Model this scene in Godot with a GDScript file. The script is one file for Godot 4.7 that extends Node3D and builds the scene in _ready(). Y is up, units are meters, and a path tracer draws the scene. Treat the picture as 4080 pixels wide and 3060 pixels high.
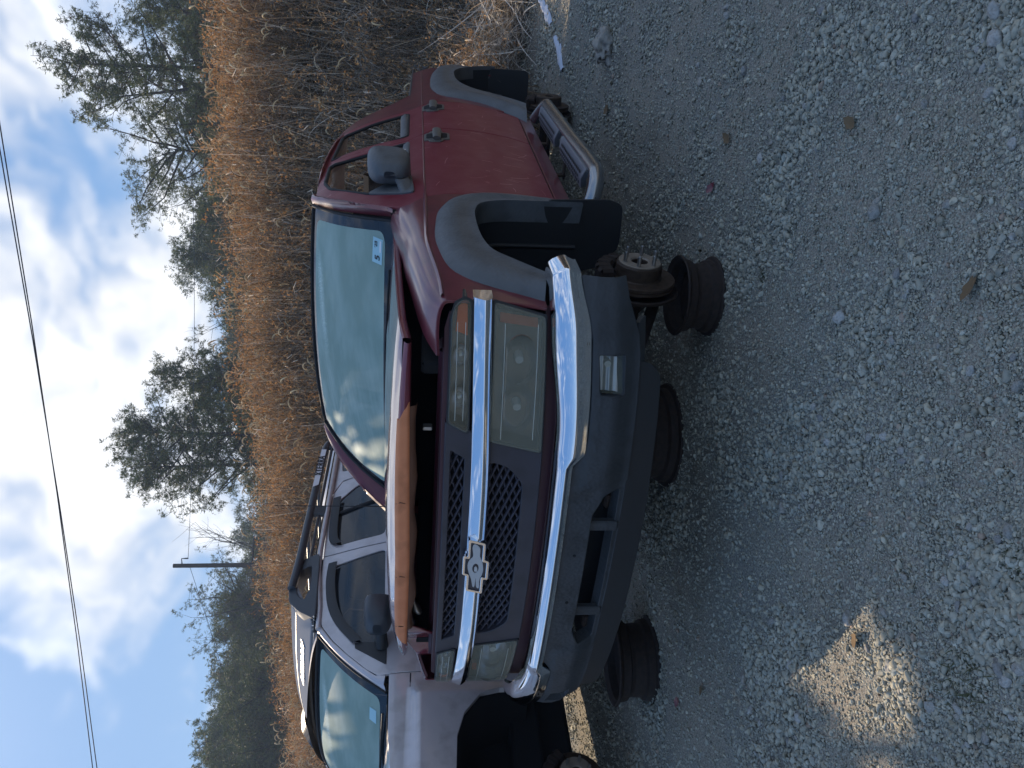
extends Node3D
# A maroon pickup and a silver off-roader without wheels on a gravel lot, a bank of dry weeds and pines behind.
# Metres, y up. The pickup points along +z; its driver's side is +x.

var rng := RandomNumberGenerator.new()
var M := {}
var fine := FastNoiseLite.new()
var broad := FastNoiseLite.new()

# ---------------------------------------------------------------- helpers
class MB:
	var v := PackedVector3Array()
	var n := PackedVector3Array()
	var t := PackedVector2Array()
	var c := PackedColorArray()
	var idx := PackedInt32Array()
	var tint := Color(1, 1, 1)
	func vert(p: Vector3, q: Vector3, uv := Vector2.ZERO) -> int:
		v.append(p); n.append(q); t.append(uv); c.append(tint)
		return v.size() - 1
	func tri(a: int, b: int, d: int) -> void:
		var g := (v[b] - v[a]).cross(v[d] - v[a])
		if g.length_squared() < 1e-16:
			return
		if g.dot(n[a] + n[b] + n[d]) > 0.0:
			idx.append(a); idx.append(d); idx.append(b)
		else:
			idx.append(a); idx.append(b); idx.append(d)
	func quad(a: int, b: int, d: int, e: int) -> void:
		tri(a, b, d); tri(a, d, e)
	func flat(p: Array) -> void:
		var q: Vector3 = ((p[1] - p[0]) as Vector3).cross(p[2] - p[0]).normalized()
		var k := []
		for x in p:
			k.append(vert(x, q, Vector2(x.x + x.z, x.y)))
		for i in range(1, p.size() - 1):
			tri(k[0], k[i], k[i + 1])
	# rows of points; smooth normals
	func grid(rows: Array, closed := false, flip := false) -> void:
		var h := rows.size()
		var w: int = rows[0].size()
		var start := v.size()
		for i in h:
			for j in w:
				var a: Vector3 = rows[mini(i + 1, h - 1)][j] - rows[maxi(i - 1, 0)][j]
				var b: Vector3
				if closed:
					b = rows[i][(j + 1) % w] - rows[i][(j + w - 1) % w]
				else:
					b = rows[i][mini(j + 1, w - 1)] - rows[i][maxi(j - 1, 0)]
				var q := a.cross(b)
				if q.length_squared() < 1e-14:
					var ii := 1 if i == 0 else h - 2
					a = rows[ii][j] - rows[i][j]
					b = rows[ii][(j + 1) % w] - rows[ii][(j + w - 1) % w]
					q = a.cross(b) * (1.0 if i == 0 else -1.0)
				q = q.normalized()
				vert(rows[i][j], -q if flip else q, Vector2(float(j) / w, float(i) / h))
		var last := w if closed else w - 1
		for i in h - 1:
			for j in last:
				var k := (j + 1) % w
				quad(start + i * w + j, start + i * w + k, start + (i + 1) * w + k, start + (i + 1) * w + j)
	func fan(ring: Array, q: Vector3) -> void:
		var m := Vector3.ZERO
		for p in ring:
			m += p
		m /= ring.size()
		var o := vert(m, q)
		var k := []
		for p in ring:
			k.append(vert(p, q, Vector2(p.x, p.y)))
		for i in k.size():
			tri(o, k[i], k[(i + 1) % k.size()])
	func tube(path: Array, radii: Array, sides := 8, caps := true) -> void:
		var rows := []
		var up := Vector3.UP
		for i in path.size():
			var d: Vector3 = (path[mini(i + 1, path.size() - 1)] - path[maxi(i - 1, 0)]).normalized()
			var a := d.cross(up)
			if a.length() < 0.05:
				a = d.cross(Vector3.RIGHT)
			a = a.normalized()
			up = a.cross(d).normalized()
			var row := []
			for j in sides:
				var w := TAU * j / sides
				row.append(path[i] + (a * cos(w) + up * sin(w)) * radii[mini(i, radii.size() - 1)])
			rows.append(row)
		grid(rows, true, true)
		if caps:
			fan(rows[0], (path[0] - path[1]).normalized())
			fan(rows[-1], (path[-1] - path[-2]).normalized())
	# profile of (radius, along) round the axis of xf (its y)
	func lathe(prof: Array, xf: Transform3D, sides := 24) -> void:
		for i in prof.size() - 1:
			var a: Vector2 = prof[i]
			var b: Vector2 = prof[i + 1]
			if a.distance_to(b) < 1e-6:
				continue
			var d := b - a
			var pn := Vector2(d.y, -d.x).normalized()
			var s := v.size()
			for j in sides + 1:
				var w := TAU * j / sides
				var e := Vector3(cos(w), 0, sin(w))
				var q := xf.basis * (e * pn.x + Vector3.UP * pn.y)
				vert(xf * (e * a.x + Vector3.UP * a.y), q.normalized(), Vector2(float(j) / sides, a.y))
				vert(xf * (e * b.x + Vector3.UP * b.y), q.normalized(), Vector2(float(j) / sides, b.y))
			for j in sides:
				quad(s + 2 * j, s + 2 * j + 2, s + 2 * j + 3, s + 2 * j + 1)
	# box with chamfered edges
	func box(at: Vector3, size: Vector3, bev := 0.004, b := Basis.IDENTITY) -> void:
		var h := size / 2
		bev = minf(bev, minf(h.x, minf(h.y, h.z)) * 0.9)
		var xs := [-1.0, 1.0]
		for ax in 3:
			for s in xs:
				var p := []
				for k in [[-1, -1], [1, -1], [1, 1], [-1, 1]]:
					var q := Vector3.ZERO
					q[ax] = s * h[ax]
					q[(ax + 1) % 3] = k[0] * (h[(ax + 1) % 3] - bev)
					q[(ax + 2) % 3] = k[1] * (h[(ax + 2) % 3] - bev)
					p.append(q)
				var nn := Vector3.ZERO
				nn[ax] = s
				var ids := []
				for q in p:
					ids.append(vert(at + b * q, b * nn, Vector2(q[(ax + 1) % 3], q[(ax + 2) % 3])))
				quad(ids[0], ids[1], ids[2], ids[3])
		for ax in 3:
			for s1 in xs:
				for s2 in xs:
					var a1 := (ax + 1) % 3
					var a2 := (ax + 2) % 3
					var nn := Vector3.ZERO
					nn[a1] = s1; nn[a2] = s2
					nn = nn.normalized()
					var ids := []
					for k in [[-1, 0], [1, 0], [1, 1], [-1, 1]]:
						var q := Vector3.ZERO
						q[ax] = k[0] * (h[ax] - bev)
						q[a1] = s1 * (h[a1] - (bev if k[1] == 1 else 0.0))
						q[a2] = s2 * (h[a2] - (0.0 if k[1] == 1 else bev))
						ids.append(vert(at + b * q, b * nn))
					quad(ids[0], ids[1], ids[2], ids[3])
	# a sheet over a plane polygon (u, v), laid on a surface f(u, v), with rounded rim
	func skin(poly: PackedVector2Array, holes: Array, cell: float, f: Callable, out: Vector3, thick := 0.012, lip := 0.003) -> void:
		var lo := poly[0]
		var hi := poly[0]
		for p in poly:
			lo = lo.min(p); hi = hi.max(p)
		var nx := maxi(1, ceili((hi.x - lo.x) / cell))
		var ny := maxi(1, ceili((hi.y - lo.y) / cell))
		var d := (hi - lo) / Vector2(nx, ny)
		var seen := {}
		for i in nx:
			for j in ny:
				var a := lo + d * Vector2(i, j)
				var rect := PackedVector2Array([a, a + Vector2(d.x, 0), a + d, a + Vector2(0, d.y)])
				var parts: Array = Geometry2D.intersect_polygons(rect, poly)
				for hole in holes:
					var next := []
					for q in parts:
						for r in Geometry2D.clip_polygons(q, hole):
							next.append(r)
					parts = next
				for q in parts:
					var ts := Geometry2D.triangulate_polygon(q)
					if ts.is_empty():
						continue
					var ids := []
					for p in q:
						var key := Vector2i((p * 20000.0).round())
						if not seen.has(key):
							seen[key] = vert(f.call(p.x, p.y), nrm(f, p, out), p)
						ids.append(seen[key])
					for k in range(0, ts.size(), 3):
						tri(ids[ts[k]], ids[ts[k + 1]], ids[ts[k + 2]])
		if thick <= 0.0:
			return
		var loops := [poly]
		loops.append_array(holes)
		for li in loops.size():
			var lp: PackedVector2Array = loops[li]
			var sgn := 1.0 if Geometry2D.is_polygon_clockwise(lp) else -1.0
			if li > 0:
				sgn = -sgn
			for i in lp.size():
				var p0 := lp[i]
				var p1 := lp[(i + 1) % lp.size()]
				var e := p1 - p0
				if e.length() < 1e-5:
					continue
				var o2 := Vector2(-e.y, e.x).normalized() * sgn
				var m := maxi(1, ceili(e.length() / cell))
				var prev := []
				for k in m + 1:
					var p := p0.lerp(p1, float(k) / m)
					var q := nrm(f, p, out)
					var c3: Vector3 = f.call(p.x, p.y)
					var w: Vector3 = (f.call(p.x + o2.x * 0.003, p.y + o2.y * 0.003) - c3).normalized()
					var mid := (q + w).normalized()
					var ids := [vert(c3, q, p), vert(c3 + w * lip - q * lip, mid, p), vert(c3 + w * lip - q * lip, w, p), vert(c3 + w * lip - q * thick, w, p)]
					if k > 0:
						quad(prev[0], ids[0], ids[1], prev[1])
						quad(prev[2], ids[2], ids[3], prev[3])
					prev = ids
	func nrm(f: Callable, p: Vector2, out: Vector3) -> Vector3:
		var e := 0.002
		var a: Vector3 = f.call(p.x + e, p.y) - f.call(p.x - e, p.y)
		var b: Vector3 = f.call(p.x, p.y + e) - f.call(p.x, p.y - e)
		var q := a.cross(b).normalized()
		return -q if q.dot(out) < 0.0 else q
	func mesh() -> ArrayMesh:
		var a := []
		a.resize(Mesh.ARRAY_MAX)
		a[Mesh.ARRAY_VERTEX] = v
		a[Mesh.ARRAY_NORMAL] = n
		a[Mesh.ARRAY_TEX_UV] = t
		a[Mesh.ARRAY_COLOR] = c
		a[Mesh.ARRAY_INDEX] = idx
		var m := ArrayMesh.new()
		m.add_surface_from_arrays(Mesh.PRIMITIVE_TRIANGLES, a)
		return m

func numbered(parent: Node, called: String) -> String:
	if not parent.has_node(called):
		return called
	var k := 1
	while parent.has_node("%s_%03d" % [called, k]):
		k += 1
	return "%s_%03d" % [called, k]

func put(mb: MB, called: String, m: Material, parent: Node = self) -> MeshInstance3D:
	var o := MeshInstance3D.new()
	o.mesh = mb.mesh()
	o.material_override = m
	o.name = numbered(parent, called)
	parent.add_child(o, true)
	return o

func place(mesh: Mesh, called: String, m: Material, parent: Node, xf := Transform3D.IDENTITY) -> MeshInstance3D:
	var o := MeshInstance3D.new()
	o.mesh = mesh
	o.material_override = m
	o.transform = xf
	o.name = numbered(parent, called)
	parent.add_child(o, true)
	return o

func tag(o: Node, label: String, category: String, group := "", kind := "") -> void:
	o.set_meta("label", label)
	if category != "":
		o.set_meta("category", category)
	if group != "":
		o.set_meta("group", group)
	if kind != "":
		o.set_meta("kind", kind)

func thing(called: String, label: String, category: String, at := Vector3.ZERO, group := "") -> Node3D:
	var o := Node3D.new()
	o.name = numbered(self, called)
	add_child(o, true)
	o.position = at
	tag(o, label, category, group)
	return o

func lin(r: float, g: float, b: float, a := 1.0) -> Color:
	var c := Color(r, g, b).linear_to_srgb()
	c.a = a
	return c

func mat(called: String, c: Color, rough := 0.6, metal := 0.0, spec := 0.5) -> StandardMaterial3D:
	var m := StandardMaterial3D.new()
	m.albedo_color = c
	m.roughness = rough
	m.metallic = metal
	m.metallic_specular = spec
	if c.a < 1.0:
		m.transparency = BaseMaterial3D.TRANSPARENCY_ALPHA
	M[called] = m
	return m

func noise_tex(size: int, freq: float, ramp: Array, octaves := 4, seed_ := 1, kind := FastNoiseLite.TYPE_SIMPLEX_SMOOTH) -> NoiseTexture2D:
	var f := FastNoiseLite.new()
	f.noise_type = kind
	f.frequency = freq
	f.fractal_octaves = octaves
	f.seed = seed_
	var t := NoiseTexture2D.new()
	t.width = size; t.height = size
	t.seamless = true
	t.noise = f
	var g := Gradient.new()
	g.offsets = PackedFloat32Array(ramp.map(func(x): return x[0]))
	g.colors = PackedColorArray(ramp.map(func(x): return x[1]))
	t.color_ramp = g
	return t

func bump_tex(size: int, freq: float, strength := 4.0, seed_ := 1, octaves := 4) -> NoiseTexture2D:
	var t := noise_tex(size, freq, [[0.0, Color.BLACK], [1.0, Color.WHITE]], octaves, seed_)
	t.color_ramp = null
	t.as_normal_map = true
	t.bump_strength = strength
	return t

func curve(pts: Array, x: float) -> float:
	if x <= pts[0].x:
		return pts[0].y
	for i in pts.size() - 1:
		if x <= pts[i + 1].x:
			var a: Vector2 = pts[i]
			var b: Vector2 = pts[i + 1]
			var p: Vector2 = pts[maxi(i - 1, 0)]
			var q: Vector2 = pts[mini(i + 2, pts.size() - 1)]
			var h := b.x - a.x
			var m0 := (b.y - p.y) / maxf(b.x - p.x, 1e-5)
			var m1 := (q.y - a.y) / maxf(q.x - a.x, 1e-5)
			var s := (x - a.x) / h
			return (2*s*s*s - 3*s*s + 1) * a.y + (s*s*s - 2*s*s + s) * h * m0 + (3*s*s - 2*s*s*s) * b.y + (s*s*s - s*s) * h * m1
	return pts[-1].y

func V2(a: Array) -> PackedVector2Array:
	var r := PackedVector2Array()
	for i in range(0, a.size(), 2):
		r.append(Vector2(a[i], a[i + 1]))
	return r

# a closed polygon with its corners rounded
func rounded(p: PackedVector2Array, r: float, steps := 4) -> PackedVector2Array:
	var o := PackedVector2Array()
	for i in p.size():
		var a := p[(i + p.size() - 1) % p.size()]
		var b := p[i]
		var c := p[(i + 1) % p.size()]
		var ra := minf(r, minf((a - b).length(), (c - b).length()) * 0.45)
		var s := b + (a - b).normalized() * ra
		var e := b + (c - b).normalized() * ra
		for k in steps + 1:
			var t := float(k) / steps
			o.append(s.lerp(b, t).lerp(b.lerp(e, t), t))
	return o

# a smooth curve through points
func smooth(p: Array, per := 4, closed := false) -> Array:
	var o := []
	var n := p.size()
	for i in (n if closed else n - 1):
		var a = p[(i + n - 1) % n] if closed or i > 0 else p[0]
		var b = p[i]
		var c = p[(i + 1) % n]
		var d = p[(i + 2) % n] if closed or i + 2 < n else p[n - 1]
		for k in per:
			var t := float(k) / per
			o.append(b.cubic_interpolate(c, a, d, t))
	if not closed:
		o.append(p[n - 1])
	return o

func text(s: String, size: float, depth: float, called: String, m: Material, parent: Node, xf: Transform3D, slant := 0.0, font := "Droid Sans") -> void:
	var t := TextMesh.new()
	t.text = s
	t.font_size = 64
	t.pixel_size = size / 46.0
	t.depth = depth
	var f := SystemFont.new()
	f.font_names = PackedStringArray([font])
	f.font_weight = 700
	t.font = f
	var b := Basis(Vector3(1, 0, 0), Vector3(slant, 1, 0), Vector3(0, 0, 1))
	place(t, called, m, parent, xf * Transform3D(b, Vector3.ZERO))

const CAM := Vector3(2.0527, 1.2888, 3.0261)
const AXIS_R := Vector3(0.854605, 0.022433, -0.518793)
const AXIS_U := Vector3(-0.080698, 0.992666, -0.090009)
const AXIS_F := Vector3(-0.512969, -0.118787, -0.850148)
const SUN_AZ := 59.0      # degrees from -z towards -x
const SUN_EL := 36.0

func heading(az: float, el: float) -> Vector3:
	var a := deg_to_rad(az)
	var e := deg_to_rad(el)
	return Vector3(-sin(a) * cos(e), sin(e), -cos(a) * cos(e))

func _ready() -> void:
	rng.seed = 20240
	fine.frequency = 1.0
	fine.fractal_octaves = 5
	fine.seed = 3
	broad.frequency = 1.0
	broad.fractal_octaves = 3
	broad.seed = 9
	# the photograph lies on its side: the phone was held upright, so the camera is rolled by a quarter turn
	var cam := Camera3D.new()
	cam.name = "camera"
	cam.fov = 2.0 * rad_to_deg(atan(384.0 / 760.0))
	cam.near = 0.05
	cam.far = 1500.0
	cam.transform = Transform3D(Basis(-AXIS_U, AXIS_R, -AXIS_F), CAM)
	add_child(cam)
	cam.current = true
	var we := WorldEnvironment.new()
	we.name = "environment"
	var env := Environment.new()
	env.background_mode = Environment.BG_SKY
	env.tonemap_mode = Environment.TONE_MAPPER_LINEAR
	env.tonemap_exposure = 1.4
	env.sdfgi_enabled = true
	env.ssao_enabled = true
	env.ssil_enabled = true
	var sky := Sky.new()
	var pano := PanoramaSkyMaterial.new()
	pano.panorama = ImageTexture.create_from_image(sky_image())
	pano.energy_multiplier = 1.0
	sky.sky_material = pano
	env.sky = sky
	env.fog_enabled = true
	env.fog_density = 0.0016
	env.fog_light_color = Color(0.72, 0.80, 0.90)
	we.environment = env
	add_child(we)
	var sun := DirectionalLight3D.new()
	sun.name = "sun"
	sun.light_color = Color(1.0, 0.91, 0.79)
	sun.light_energy = 1.6
	sun.light_angular_distance = 0.25
	sun.shadow_enabled = true
	sun.basis = Basis.looking_at(-heading(SUN_AZ, SUN_EL), Vector3.UP)
	add_child(sun)
	materials()
	ground()
	gravel()
	weeds()
	trees()
	pole_and_wires()
	pickup()
	offroader()
	loose_rims()
	litter()

func blob(az: float, el: float, a0: float, e0: float, sa: float, se: float) -> float:
	var x := wrapf(az - a0, -180, 180) / sa
	var y := (el - e0) / se
	return exp(-(x * x + y * y))

func sky_image() -> Image:
	var w := 1280
	var h := 640
	var im := Image.create(w, h, false, Image.FORMAT_RGBF)
	var cl := FastNoiseLite.new()
	cl.frequency = 1.0
	cl.fractal_octaves = 6
	cl.fractal_gain = 0.55
	cl.seed = 17
	var wisp := FastNoiseLite.new()
	wisp.frequency = 1.0
	wisp.fractal_octaves = 5
	wisp.seed = 5
	for j in h:
		var th := PI * (j + 0.5) / h
		var y := cos(th)
		for i in w:
			var ph := TAU * (i + 0.5) / w
			var d := Vector3(sin(ph) * sin(th), y, -cos(ph) * sin(th))
			var c: Color
			if y < -0.02:
				c = Color(0.30, 0.31, 0.32)
			else:
				var yy := maxf(y, 0.0)
				var el := rad_to_deg(asin(yy))
				var az := -rad_to_deg(atan2(d.x, -d.z))
				var k := pow(1.0 - yy, 2.6)
				var blue := Color(0.095, 0.225, 0.49).lerp(Color(0.33, 0.53, 0.78), k)
				var px := d.x / (yy + 0.16)
				var pz := d.z / (yy + 0.16)
				# streets of cloud drawn out along one wind direction
				var u := px * 0.80 + pz * 0.60
				var s := -px * 0.60 + pz * 0.80
				var warp := wisp.get_noise_2d(u * 1.3, s * 1.3) * 0.5
				var n := cl.get_noise_2d(u * 1.1 + warp, s * 2.3 + warp) * 0.5 + 0.5
				var n2 := wisp.get_noise_2d(u * 3.4 + 40.0 + warp * 2.0, s * 8.0 + warp * 4.0) * 0.5 + 0.5
				var cover := 0.38 + 0.34 * blob(az, el, 33, 27, 13, 8) + 0.30 * blob(az, el, 44, 20.5, 8, 3.6) + 0.22 * blob(az, el, 24, 18, 9, 4) + 0.18 * blob(az, el, 8, 26, 9, 7) + 0.22 * blob(az, el, 37, 16, 7, 3)
				cover -= 0.46 * blob(az, el, 62, 19, 11, 8) + 0.22 * blob(az, el, 55, 27, 7, 4) + 0.16 * blob(az, el, 17, 21.5, 6, 2.5) + 0.18 * blob(az, el, 36, 18.6, 7, 1.2) + 0.26 * blob(az, el, 165, 35, 75, 40)
				var a := smoothstep(0.58, 1.0, n * 0.44 + n2 * 0.42 + cover * 0.78)
				var lit := 0.66 + 0.22 * smoothstep(0.40, 0.80, n) + 0.16 * n2
				var white := Color(0.97 * lit, 0.985 * lit, 1.02 * lit)
				c = blue.lerp(white, a * 0.97)
				var near := d.dot(heading(SUN_AZ, SUN_EL))
				var glow := pow(maxf(near, 0.0), 40.0) * 0.25 + pow(maxf(near, 0.0), 6.0) * 0.06
				c = Color(c.r + glow, c.g + glow * 0.98, c.b + glow * 0.93)
				c = c.lerp(Color(0.78, 0.85, 0.93), 0.35 * exp(-el / 5.0))
			im.set_pixel(i, j, c)
	return im

func materials() -> void:
	var m: StandardMaterial3D
	# faded maroon paint under dust
	m = mat("maroon", lin(0.14, 0.021, 0.033), 0.40, 0.0, 0.35)
	m.albedo_texture = noise_tex(512, 0.012, [[0.0, Color(0.80, 0.84, 0.84)], [0.45, Color(0.95, 0.96, 0.96)], [0.62, Color(1, 1, 1)], [1.0, Color(1.0, 1.0, 1.0)]], 5, 4)
	m.uv1_triplanar = true
	m.uv1_scale = Vector3(1.2, 1.2, 1.2)
	m.clearcoat_enabled = true
	m.clearcoat = 0.7
	m.clearcoat_roughness = 0.12
	m = mat("door_paint", Color.WHITE, 0.5, 0.0, 0.3)
	m.albedo_texture = door_paint()
	m.uv1_scale = Vector3(1.0 / 3.0, -1.0, 1.0)
	m.uv1_offset = Vector3(1.0, 1.5, 0)
	m.clearcoat_enabled = true
	m.clearcoat = 0.2
	m.clearcoat_roughness = 0.25
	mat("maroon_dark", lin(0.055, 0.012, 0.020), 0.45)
	m = mat("hood_paint", lin(0.19, 0.038, 0.052), 0.24, 0.0, 0.5)
	m.clearcoat_enabled = true
	m.clearcoat = 1.0
	m.clearcoat_roughness = 0.06
	m.normal_enabled = true
	m.normal_texture = bump_tex(256, 0.006, 1.2, 8, 2)
	m.normal_scale = 0.35
	m = mat("primer_dark", lin(0.16, 0.075, 0.045), 0.7)
	m = mat("primer", lin(0.72, 0.275, 0.135), 0.65, 0.0, 0.25)
	m.albedo_texture = noise_tex(512, 0.01, [[0.0, Color(0.80, 0.78, 0.76)], [0.5, Color(1, 1, 1)], [1.0, Color(0.94, 0.90, 0.88)]], 5, 12)
	m.uv1_triplanar = true
	m = mat("silver", lin(0.47, 0.445, 0.46), 0.36, 0.25)
	m.clearcoat_enabled = true
	m.clearcoat = 0.8
	m.clearcoat_roughness = 0.08
	m.albedo_texture = noise_tex(512, 0.01, [[0.0, Color(0.86, 0.85, 0.84)], [0.5, Color(1, 1, 1)], [1.0, Color(0.97, 0.97, 0.98)]], 5, 21)
	m.uv1_triplanar = true
	m = mat("silver_shaded", lin(0.25, 0.26, 0.28), 0.8, 0.0, 0.0)  # silver darkened in colour, standing in for shade on the deflector
	m = mat("chrome", Color(0.90, 0.91, 0.93), 0.05, 1.0)
	m.roughness_texture = noise_tex(512, 0.02, [[0.0, Color(0.6, 0.6, 0.6)], [0.6, Color(1, 1, 1)], [1.0, Color(3, 3, 3)]], 5, 30)
	m.uv1_triplanar = true
	m.uv1_scale = Vector3(1.5, 1.5, 1.5)
	m.normal_enabled = true
	m.normal_texture = bump_tex(256, 0.008, 1.5, 31, 3)
	m.normal_scale = 0.06
	mat("worn_chrome", Color(0.56, 0.57, 0.58), 0.26, 0.9)
	m = mat("flare_plastic", lin(0.108, 0.118, 0.128), 0.55)
	m.albedo_texture = noise_tex(512, 0.014, [[0.0, Color(0.78, 0.78, 0.78)], [0.5, Color(0.95, 0.95, 0.95)], [1.0, Color(1, 1, 1)]], 5, 41)
	m.uv1_triplanar = true
	m.normal_enabled = true
	m.normal_texture = bump_tex(256, 0.2, 2.0, 42, 2)
	m.normal_scale = 0.25
	m = mat("bumper_plastic", lin(0.044, 0.050, 0.057), 0.6)
	m.normal_enabled = true
	m.normal_texture = bump_tex(256, 0.2, 2.0, 43, 2)
	m.normal_scale = 0.25
	m.uv1_triplanar = true
	m.albedo_texture = noise_tex(512, 0.012, [[0.0, Color(0.7, 0.7, 0.7)], [0.5, Color(0.95, 0.95, 0.95)], [1.0, Color(1, 1, 1)]], 5, 44)
	m = mat("grille_plastic", lin(0.046, 0.042, 0.054), 0.5)
	m.albedo_texture = noise_tex(512, 0.012, [[0.0, Color(0.75, 0.75, 0.75)], [0.5, Color(0.95, 0.95, 0.95)], [1.0, Color(1, 1, 1)]], 5, 45)
	m.uv1_triplanar = true
	mat("mesh_plastic", lin(0.055, 0.050, 0.066), 0.45)
	mat("black_plastic", lin(0.016, 0.017, 0.019), 0.55)
	mat("rubber", lin(0.012, 0.012, 0.013), 0.75)
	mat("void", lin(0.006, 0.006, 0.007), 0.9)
	m = mat("rust", lin(0.026, 0.014, 0.009), 0.8)
	m.albedo_texture = noise_tex(512, 0.02, [[0.0, Color(0.45, 0.40, 0.38)], [0.45, Color(0.8, 0.75, 0.7)], [0.7, Color(1, 1, 1)], [1.0, Color(0.9, 0.7, 0.5)]], 5, 50)
	m.uv1_triplanar = true
	m.uv1_scale = Vector3(3, 3, 3)
	m = mat("rotor_iron", lin(0.060, 0.042, 0.029), 0.6, 0.3)
	m.albedo_texture = noise_tex(512, 0.02, [[0.0, Color(0.6, 0.55, 0.5)], [0.5, Color(0.95, 0.9, 0.88)], [1.0, Color(1, 1, 1)]], 5, 51)
	m.uv1_triplanar = true
	m.uv1_scale = Vector3(3, 3, 3)
	mat("fog_silver", Color(0.72, 0.74, 0.75), 0.3, 0.7)
	mat("hub_metal", lin(0.24, 0.20, 0.16), 0.55, 0.3)
	mat("steel", Color(0.62, 0.61, 0.60), 0.35, 0.9)
	m = mat("dusty_glass", Color.WHITE, 0.55, 0.0, 0.12)
	m.transparency = BaseMaterial3D.TRANSPARENCY_ALPHA
	m.albedo_texture = windshield_dust()
	m.uv1_scale = Vector3(0.6, 1.0, 1.0)
	m.uv1_offset = Vector3(0.5, 0.0, 0.0)
	m = mat("clear_glass", Color.WHITE, 0.08)
	m.transparency = BaseMaterial3D.TRANSPARENCY_ALPHA
	m.albedo_texture = dust_glass(Color(0.10, 0.11, 0.105), 0.16, 8)
	m = mat("tinted_glass", Color(0.12, 0.15, 0.18, 0.9), 0.06)
	mat("lens", Color(0.52, 0.55, 0.48, 0.22), 0.10)
	m = mat("lens_hazed", Color(0.60, 0.60, 0.53, 0.42), 0.28)
	mat("lens_line", Color(0.85, 0.86, 0.82, 0.7), 0.25)
	mat("amber", Color(0.82, 0.34, 0.09, 0.85), 0.25)
	mat("reflector", Color(0.80, 0.80, 0.80), 0.22, 1.0)
	mat("lamp_grey", lin(0.13, 0.14, 0.145), 0.25, 0.8)
	mat("red_lens", Color(0.75, 0.03, 0.04), 0.15)
	mat("pad", lin(0.17, 0.18, 0.20), 0.45, 0.3)
	mat("print_dark", lin(0.02, 0.022, 0.03), 0.5)
	mat("print_light", lin(0.72, 0.74, 0.77), 0.4)
	m = mat("sticker", Color(0.62, 0.78, 0.82), 0.5)
	mat("glue", lin(0.52, 0.52, 0.52), 0.7)
	m = mat("handle_plastic", lin(0.10, 0.095, 0.085), 0.55)
	mat("rail_plastic", lin(0.045, 0.05, 0.058), 0.45)
	mat("seat_cloth", lin(0.06, 0.06, 0.062), 0.9)
	# ground and stones
	m = mat("dirt", Color.WHITE, 0.95, 0.0, 0.2)
	m.vertex_color_use_as_albedo = true
	m.albedo_texture = noise_tex(1024, 0.05, [[0.0, Color(0.52, 0.52, 0.52)], [0.4, Color(0.82, 0.81, 0.80)], [0.6, Color(0.95, 0.94, 0.93)], [1.0, Color(1, 1, 1)]], 5, 60)
	m.uv1_triplanar = true
	m.uv1_world_triplanar = true
	m.uv1_scale = Vector3(1.7, 1.7, 1.7)
	m.normal_enabled = true
	m.normal_texture = bump_tex(1024, 0.09, 6.0, 61, 4)
	m.normal_scale = 1.0
	m = mat("stone", Color.WHITE, 0.9, 0.0, 0.25)
	m.vertex_color_use_as_albedo = true
	m = mat("straw", Color.WHITE, 0.8, 0.0, 0.2)
	m.vertex_color_use_as_albedo = true
	m.backlight_enabled = true
	m.backlight = Color(0.62, 0.53, 0.41)
	m.cull_mode = BaseMaterial3D.CULL_DISABLED
	m = mat("seed_head", Color.WHITE, 0.85, 0.0, 0.2)
	m.vertex_color_use_as_albedo = true
	m.backlight_enabled = true
	m.backlight = Color(0.5, 0.42, 0.28)
	mat("evergreen_leaf", lin(0.045, 0.065, 0.025), 0.5)
	m = mat("needles", Color.WHITE, 0.7, 0.0, 0.25)
	m.vertex_color_use_as_albedo = true
	m.cull_mode = BaseMaterial3D.CULL_DISABLED
	m.backlight_enabled = true
	m.backlight = Color(0.45, 0.50, 0.22)
	m = mat("bark", lin(0.055, 0.045, 0.040), 0.95, 0.0, 0.2)
	m = mat("twig", lin(0.14, 0.12, 0.10), 0.9, 0.0, 0.2)
	mat("pole_wood", lin(0.085, 0.075, 0.07), 0.9, 0.0, 0.2)
	mat("wire", lin(0.02, 0.03, 0.05), 0.6)
	m = mat("dead_leaf", lin(0.16, 0.11, 0.065), 0.8, 0.0, 0.2)
	m.cull_mode = BaseMaterial3D.CULL_DISABLED
	m = mat("green_leaf", lin(0.055, 0.10, 0.035), 0.6)
	m.cull_mode = BaseMaterial3D.CULL_DISABLED
	m = mat("frost", lin(0.48, 0.52, 0.60), 0.9, 0.0, 0.2)
	m = mat("moss", lin(0.06, 0.065, 0.03), 0.95)
	m.cull_mode = BaseMaterial3D.CULL_DISABLED

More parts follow.
